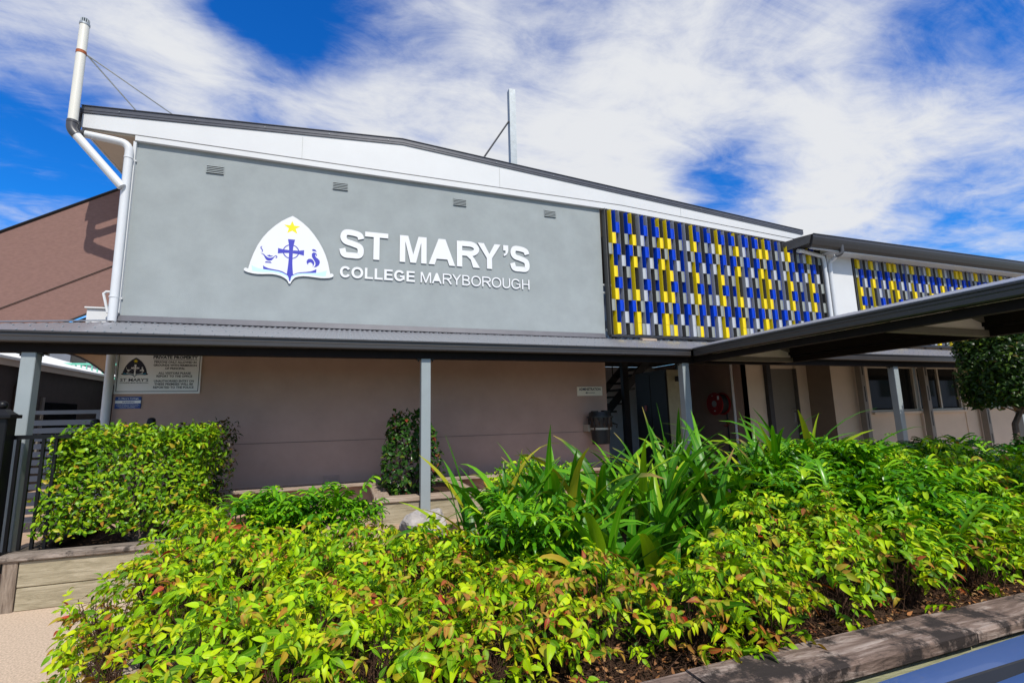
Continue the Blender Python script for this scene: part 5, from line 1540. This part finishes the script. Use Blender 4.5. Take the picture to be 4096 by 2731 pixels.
# ---- leafy shrubs: clipped hedge, camellia, topiary
def leafy(T, pts, nrm, Lr, m, seed, ratio=.5, nobj=300, up=.3, variants=6):
    """one leaf per point; the ones nearest the camera are single leaves, the rest one mass"""
    r = np.random.default_rng(seed)
    geos = [leaf_geo(1.0, ratio * r.uniform(.85, 1.15), r.uniform(.0, .5), r.uniform(.1, .6), twist=r.normal(0, .3)) for _ in range(variants)]
    meshes = [to_mesh('leaf', V, Fc, m, A=A) for V, Fc, A in geos]
    dist = np.linalg.norm(pts - np.array(CAM), axis=1) - .25 * np.clip(-(nrm * unit(np.array(T.location) - np.array(CAM))).sum(1), 0, 1)
    order = np.argsort(dist)
    single = set(order[:nobj].tolist())
    H = Heap(); o = np.array(T.location)
    for i in range(len(pts)):
        n = nrm[i]
        t = np.cross(n, r.normal(size=3)); t /= np.linalg.norm(t) + 1e-9
        d = t * r.uniform(.5, 1.0) + n * r.uniform(.1, .8) + np.array([0, 0, up * r.uniform(.2, 1)])
        nn = n * .8 + np.array([0, -.15, .75]) + r.normal(0, .35, 3)
        Rm = rot_from(d, nn)
        L = r.uniform(*Lr)
        g = int(r.integers(variants))
        if i in single:
            link('leaf', meshes[g], T, pts[i] - o, quat_of(Rm), L)
        else:
            H.add(geos[g][0], geos[g][1], Rm, pts[i], L, geos[g][2])
    H.link('foliage', m, T, kind='stuff')
def twigs(T, n, box, z0, seed, root, m='bark', r0=.02):
    r = np.random.default_rng(seed)
    H = Heap()
    for k in range(n):
        b = np.array([root[0] + r.normal(0, .05), root[1] + r.normal(0, .04), z0])
        e = np.array([r.uniform(box[0], box[1]), r.uniform(box[2], box[3]), r.uniform(box[4], box[5])])
        mid_ = b * .5 + e * .5 + r.normal(0, .05, 3)
        H.add(*tube_geo([b, mid_, e], [r0, r0 * .55, r0 * .2], 5))
        for s in range(4):
            f = r.uniform(.3, 1); p = b + (e - b) * f
            H.add(*tube_geo([p, p + r.normal(0, .10, 3)], [r0 * .22, r0 * .1], 3))
    return H.link('branches', m, T, kind='stuff')
def box_shell(n, x0, x1, y0, y1, z0, z1, seed, rnd=.14, depth=.10, wav=.03, faces=(3, 2, 3, 1)):
    r = np.random.default_rng(seed)
    P, N = [], []
    A = np.array([(x1 - x0) * (z1 - z0), (y1 - y0) * (z1 - z0), (y1 - y0) * (z1 - z0), (x1 - x0) * (y1 - y0), (x1 - x0) * (z1 - z0) * .25])
    A = A / A.sum()
    while len(P) < n:
        f = int(r.choice(5, p=A))
        u, v = r.uniform(size=2)
        if f == 0: p = np.array([x0 + (x1 - x0) * u, y0, z0 + (z1 - z0) * v]); q = np.array([0, -1, 0])
        elif f == 1: p = np.array([x0, y0 + (y1 - y0) * u, z0 + (z1 - z0) * v]); q = np.array([-1, 0, 0])
        elif f == 2: p = np.array([x1, y0 + (y1 - y0) * u, z0 + (z1 - z0) * v]); q = np.array([1, 0, 0])
        elif f == 3: p = np.array([x0 + (x1 - x0) * u, y0 + (y1 - y0) * v, z1]); q = np.array([0, 0, 1])
        else: p = np.array([x0 + (x1 - x0) * u, y1, z0 + (z1 - z0) * v]); q = np.array([0, 1, 0])
        c = np.array([(x0 + x1) / 2, (y0 + y1) / 2, (z0 + z1) / 2]); hx = np.array([(x1 - x0) / 2, (y1 - y0) / 2, (z1 - z0) / 2])
        inner = np.clip(p - c, -(hx - rnd), hx - rnd)
        dlt = (p - c) - inner
        l = np.linalg.norm(dlt)
        if l > 1e-6:
            nv = dlt / l
            p = c + inner + nv * min(l, rnd)
        else: nv = q
        w = wav * (math.sin(7 * p[0] + 3 * p[2]) + math.sin(9 * p[2] + 5 * p[1]) + math.sin(17 * p[0] - 11 * p[2]) * .6)
        p = p + nv * (w - abs(r.normal(0, depth)) + .03 * r.normal())
        # sparser towards the foot
        tz = (p[2] - z0) / (z1 - z0)
        if tz < .22 and r.uniform() > .42 + tz * 2.4: continue
        P.append(p); N.append(nv)
    return np.array(P), np.array(N)
HD = thing('clipped_hedge', (-2.05, 6.5, .42), 'clipped boxy hedge of glossy green leaves in the timber planter', 'hedge')
P_, N_ = box_shell(9000, -2.82, -1.42, 6.15, 6.95, .50, 1.62, 5, depth=.15)
leafy(HD, P_, N_, (.04, .078), 'hedge_leaf', 6, .46, 300, .35)
twigs(HD, 34, (-2.7, -1.5, 6.25, 6.85, .8, 1.5), .40, 7, (-2.0, 6.5))
smooth_by_angle(MB().tube([(-2.02, 6.45, .38), (-2.0, 6.47, .6), (-2.05, 6.5, .85)], [.07, .05, .035], 9).build('trunk', 'bark', HD))
smooth_by_angle(MB().tube([(-1.92, 6.42, .38), (-1.9, 6.44, .65), (-1.85, 6.5, .9)], [.05, .04, .03], 9).build('trunk', 'bark', HD))
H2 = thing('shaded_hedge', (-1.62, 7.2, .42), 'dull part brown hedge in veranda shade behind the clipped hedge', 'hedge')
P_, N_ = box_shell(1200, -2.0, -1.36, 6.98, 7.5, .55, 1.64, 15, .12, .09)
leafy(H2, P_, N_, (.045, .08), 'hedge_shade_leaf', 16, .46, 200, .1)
twigs(H2, 16, (-1.95, -1.4, 7.0, 7.4, .8, 1.55), .40, 17, (-1.7, 7.2))
CA = thing('camellia_shrub', (.92, 7.15, .60), 'dark glossy camellia shrub growing against the shaded wall', 'shrub')
r_ = np.random.default_rng(21); P_, N_ = [], []
for k in range(1500):
    v = r_.uniform() ; a = r_.uniform(0, 6.283)
    rad = (.43 - .22 * max(0, v - .35) ** 1.2 * 1.5) * (1 + .12 * math.sin(3 * a + 5 * v)) * (1 if v > .12 else .75)
    q = rad * (1 - abs(r_.normal(0, .18)))
    nv = unit((math.cos(a), math.sin(a), .25 + .9 * max(0, v - .8) * 4))
    P_.append((.92 + q * math.cos(a), 7.15 + q * .8 * math.sin(a), .60 + 1.12 * v + (.03 * r_.normal())))
    N_.append(nv)
leafy(CA, np.array(P_), np.array(N_), (.06, .095), 'camellia_leaf', 22, .55, 300, .15)
twigs(CA, 14, (.65, 1.2, 7.0, 7.3, .8, 1.6), .58, 23, (.92, 7.15))
TT = thing('topiary_tree', (10.5, 5.0, .5), 'small tree with a dense clipped rounded crown on a thin leaning trunk', 'tree')
P_, N_ = box_shell(19000, 10.15, 12.4, 4.5, 5.6, 1.50, 2.92, 31, .36, .12, .02)
leafy(TT, P_, N_, (.06, .11), 'topiary_leaf', 32, .42, 300, .25)
smooth_by_angle(MB().tube([(10.45, 4.95, .45), (10.6, 5.0, 1.33), (10.9, 5.0, 1.62), (11.1, 5.0, 2.1)], [.05, .042, .038, .025], 9).build('trunk', 'bark', TT))
smooth_by_angle(MB().tube([(10.85, 5.0, 1.56), (11.3, 4.95, 1.46), (11.8, 4.95, 1.58)], [.028, .022, .014], 7).build('limb', 'bark', TT))
smooth_by_angle(MB().tube([(10.8, 5.0, 1.55), (10.5, 5.05, 1.75), (10.4, 5.1, 2.0)], [.026, .02, .012], 7).build('limb', 'bark', TT))
twigs(TT, 24, (10.4, 12.1, 4.7, 5.4, 1.6, 2.6), 1.5, 33, (10.9, 5.0), r0=.016)

# ---- rock and litter
bm = bmesh.new(); bmesh.ops.create_icosphere(bm, subdivisions=4, radius=1)
from mathutils import noise as mnoise
for v in bm.verts:
    p = v.co.copy()
    f = 1 + .22 * mnoise.noise(p * 1.3) + .10 * mnoise.noise(p * 3.1 + Vector((3, 1, 2))) + .04 * mnoise.noise(p * 8)
    v.co = Vector((p.x * .23, p.y * .20, max(-.2, min(p.z, .75 + .1 * p.x) * .20))) * f
me = bpy.data.meshes.new('garden_rock'); bm.to_mesh(me); bm.free()
me.materials.append(MATS['rock'])
tag(link('garden_rock', me, None, (.80, 5.0, .60)), 'pale cracked rock half hidden behind the nandina shrubs', 'rock')
MB().box(.45, 1.15, 4.75, 5.4, 0, .52).build('soil_mound', 'soil', GB)
H = Heap()
r_ = np.random.default_rng(51)
for k in range(3600):
    x = r_.uniform(-.5, 6.5); y = 1.77 + abs(r_.normal(0, .30))
    V, Fc, A = leaf_geo(1, .42, r_.uniform(-.4, .5), r_.uniform(0, .5))
    a = r_.uniform(0, 6.283)
    H.add(V, Fc, rot_from((math.cos(a), math.sin(a), r_.normal(0, .25)), (r_.normal(0, .4), r_.normal(0, .4), 1)), (x, y, .60 + abs(r_.normal(0, .014))), r_.uniform(.014, .038))
H.link('leaf_litter', 'litter_leaf', GB, kind='stuff')
H = Heap()
for k in range(3200):
    x = r_.uniform(-.5, 6.5); y = 1.80 + abs(r_.normal(0, .30)); a = r_.uniform(0, 6.283)
    L = r_.uniform(.05, .22); up_ = r_.uniform(0, .9) if r_.uniform() < .5 else r_.uniform(0, .1)
    b = np.array([x, y, .595]); e = b + L * np.array([math.cos(a) * (1 - up_ * .6), math.sin(a) * (1 - up_ * .6), up_ + .05])
    H.add(*tube_geo([b, (b + e) / 2 + r_.normal(0, .008, 3), e], [.0022, .0016, .0009], 3))
H.link('dry_twigs', 'twig', GB, kind='stuff')

# ================================================================== ENTRY DETAILS
ST = thing('steel_stair', (6.0, 10.4, .35), 'dark open steel stair climbing in the shaded entry', 'stair')
for y in (9.9, 10.9):
    MB().sweep([(4.9, y, .75), (4.9, y, 1.0), (4.9, y + .04, 1.0), (4.9, y + .04, .75)], [(7.0, y, 2.85), (7.0, y, 3.10), (7.0, y + .04, 3.10), (7.0, y + .04, 2.85)]).build('stringer', 'dark_steel', ST)
for k in range(12):
    x = 4.9 + k * .175
    MB().box(x, x + .24, 9.945, 10.895, .82 + k * .175, .86 + k * .175).build('tread', 'dark_steel', ST)
MB().box(6.08, 6.22, 9.7, 9.82, .35, 2.98).build('post', 'dark_steel', ST)
b = MB()
for k in range(9):
    x = 5.0 + k * .22
    b.tube([(x, 10.92, 1.0 + k * .22), (x, 10.92, 1.9 + k * .22)], .012, 5)
b.tube([(4.9, 10.92, 1.85), (7.0, 10.92, 3.95)], .02, 6)
b.build('balustrade', 'dark_steel', ST, kind='stuff')
CB = thing('switch_cabinet', (6.33, 8.8, .35), 'tall dark metal cabinet with an olive end panel in the entry', 'cabinet')
MB().box(6.17, 6.52, 8.235, 9.35, .36, 2.53).build('cabinet_body', 'cabinet_dark', CB)
MB().box(6.175, 6.50, 8.215, 8.233, .37, 2.52).build('end_panel', 'cabinet_olive', CB)
for y0, y1 in ((8.26, 8.78), (8.80, 9.33)): MB().box(6.155, 6.169, y0, y1, .42, 2.48).build('cabinet_door', 'cabinet_dark', CB)
MB().box(6.145, 6.154, 8.95, 9.03, 1.70, 1.82).build('warning_label', 'red_reel', CB)
EL = MB().box(6.36, 6.48, 8.12, 8.212, 2.28, 2.38).build('bulkhead_light', 'dark_steel'); tag(EL, 'small boxy light fitting on the olive cabinet end', 'light')
MB().box(6.40, 6.46, 8.10, 8.118, 2.30, 2.36).build('lens', 'sign_cream', EL)
MB().box(6.53, 6.70, 8.22, 8.4, .36, 2.97).build('entry_pier', 'dark_steel', B)
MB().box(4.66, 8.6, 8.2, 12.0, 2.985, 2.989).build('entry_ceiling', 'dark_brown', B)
HR = thing('hose_reel', (8.47, 9.34, 1.84), 'red fire hose reel on the dark entry wall', 'hose reel')
mb = MB(); mb.tube([(8.30, 9.34, 1.84), (8.315, 9.34, 1.84)], .265, 28); mb.tube([(8.52, 9.34, 1.84), (8.535, 9.34, 1.84)], .265, 28)
smooth_by_angle(mb.build('reel_disc', 'red_reel', HR))
smooth_by_angle(MB().tube([(8.316, 9.34, 1.84), (8.519, 9.34, 1.84)], .225, 24).build('hose', 'rubber', HR))
smooth_by_angle(MB().tube([(8.285, 9.34, 1.84), (8.299, 9.34, 1.84)], .075, 18).build('hub', 'silver', HR))
MB().box(8.54, 8.598, 9.28, 9.40, 1.72, 1.96).build('bracket', 'dark_steel', HR)
for (a, b_, c, d) in ((9.18, 9.24, 1.93, 2.02), (9.32, 9.37, 1.66, 1.69), (9.38, 9.42, 2.02, 2.04)):
    MB().box(8.2965, 8.2995, a, b_, c, d).build('label_plate', 'sign_white', HR)
smooth_by_angle(MB().tube([(8.56, 9.25, 1.60), (8.56, 9.25, 1.2), (8.56, 9.25, .4)], .018, 8).build('supply_pipe', 'dark_steel', HR))
MB().box(8.53, 8.59, 9.22, 9.28, 1.36, 1.46).build('valve', 'brass', HR)
mb = MB(); mb.tube([(8.45, 9.25, 1.33), (8.59, 9.25, 1.33)], .012, 6); mb.build('valve_handle', 'red_reel', HR)
BN = thing('wall_bin', (4.34, 7.74, 1.12), 'black lidded rubbish bin strapped to the wall end', 'bin')
def ring(cx, cy, z, r, n=20): return [(cx + r * math.cos(2 * math.pi * i / n), cy + r * math.sin(2 * math.pi * i / n), z) for i in range(n)]
mb = MB(); mb.sweep(ring(4.34, 7.76, 1.14, .155), ring(4.34, 7.76, 1.58, .185))
smooth_by_angle(mb.build('bin_body', 'bin_black', BN))
mb = MB(); mb.sweep(ring(4.34, 7.76, 1.42, .188), ring(4.34, 7.76, 1.60, .205), caps=False)
for k in range(14):
    a = k * .449; mb.tube([(4.34 + .20 * math.cos(a), 7.76 + .20 * math.sin(a), 1.60), (4.34 + .205 * math.cos(a + .1), 7.76 + .205 * math.sin(a + .1), 1.47 - .04 * (k % 3))], .012, 5)
mb.tube([(4.53, 7.66, 1.50), (4.60, 7.62, 1.47), (4.57, 7.6, 1.42)], .016, 5)
mb.build('bin_liner', 'bin_bag', BN, smooth=True)
mb = MB(); mb.sweep(ring(4.34, 7.76, 1.595, .235), ring(4.34, 7.76, 1.625, .235)); mb.sweep(ring(4.34, 7.76, 1.625, .205), ring(4.34, 7.76, 1.70, .185))
mb.box(4.20, 4.28, 7.70, 7.82, 1.70, 1.72); mb.box(4.40, 4.52, 7.70, 7.82, 1.70, 1.725)
smooth_by_angle(mb.build('bin_lid', 'bin_black', BN))
mb = MB(); mb.sweep(ring(4.34, 7.76, 1.39, .193), ring(4.34, 7.76, 1.425, .193)); mb.box(4.12, 4.16, 7.80, 7.998, 1.36, 1.48)
mb.build('strap', 'frame_alu', BN)

# ================================================================== CAR beside the bed
CX = .10
CRR = thing('parked_car', (3.1, .15, 0), 'blue car parked close beside the timber edged bed', 'car')
ys0, ys1 = -.72, 1.02
side = [(.72, .32), (.66, .52), (.69, .74), (.78, .88), (1.02, .935), (2.15, .965), (2.75, .98), (3.35, 1.34), (3.65, 1.42), (4.4, 1.41), (4.95, 1.20), (5.15, .98), (5.22, .70), (5.18, .34), (4.78, .30), (4.72, .55), (4.45, .68), (4.18, .55), (4.12, .28), (2.12, .28), (2.06, .55), (1.8, .68), (1.52, .55), (1.46, .30)]
mb = MB()
n = len(side)
secs = [(ys0, .05), (ys0 + .08, 0), (ys1 - .08, 0), (ys1, .05)]
for y, ins in secs:
    for x, z in side:
        cz = .75
        mb.v.append((x + (3.1 - x) * ins * .35, y, z + (cz - z) * ins * 1.1))
for s_ in range(3):
    for i in range(n):
        j = (i + 1) % n
        mb.f.append((s_ * n + i, s_ * n + j, (s_ + 1) * n + j, (s_ + 1) * n + i))
mb.f.append(tuple(range(n))); mb.f.append(tuple(3 * n + i for i in reversed(range(n))))
bd = mb.build('car_body', 'car_paint', CRR, tri=True); smooth_by_angle(bd, 30)
MB().sweep([(2.82, ys0 + .1, 1.035), (3.33, ys0 + .1, 1.345), (3.33, ys0 + .1, 1.355), (2.81, ys0 + .1, 1.045)], [(2.82, ys1 - .1, 1.035), (3.33, ys1 - .1, 1.345), (3.33, ys1 - .1, 1.36), (2.80, ys1 - .1, 1.05)]).build('windscreen', 'window_glass', CRR)
for y in (ys0 - .004, ys1 - .002):
    for pts_ in ([(2.95, 1.0), (3.38, 1.28), (3.75, 1.34), (3.75, 1.0)], [(3.82, 1.0), (3.82, 1.34), (4.35, 1.33), (4.7, 1.18), (4.75, 1.0)]):
        MB().poly_y(pts_, y, y + .006).build('window', 'window_glass', CRR)
for x in (1.8, 4.45):
    for y0, y1 in ((ys0 + .01, ys0 + .2), (ys1 - .2, ys1 - .01)):
        w_ = MB().tube([(x, y0, .305), (x, y1, .305)], .305, 24).build('wheel', 'tyre', CRR); smooth_by_angle(w_)
        smooth_by_angle(MB().tube([(x, y0 - .004, .305), (x, y1 + .004, .305)], .19, 18).build('rim', 'silver', w_))
for y in (ys0 + .12, ys1 - .42):
    MB().box(.67, .80, y, y + .3, .66, .78).build('headlight', 'lamp_glass', CRR)
MB().box(.95, 2.72, ys1 - .135, ys1 - .128, .94, .978).build('bonnet_seam', 'rubber', CRR)
for y0, y1 in ((ys1 + .005, ys1 + .02), (ys0 - .02, ys0 - .005)):
    for x in (3.2, 4.0): MB().box(x, x + .16, y0, y1, .87, .90).build('door_handle', 'car_paint', CRR)
for ch in CRR.children:
    ch.location = ch.location + Vector((CX, 0, 0))
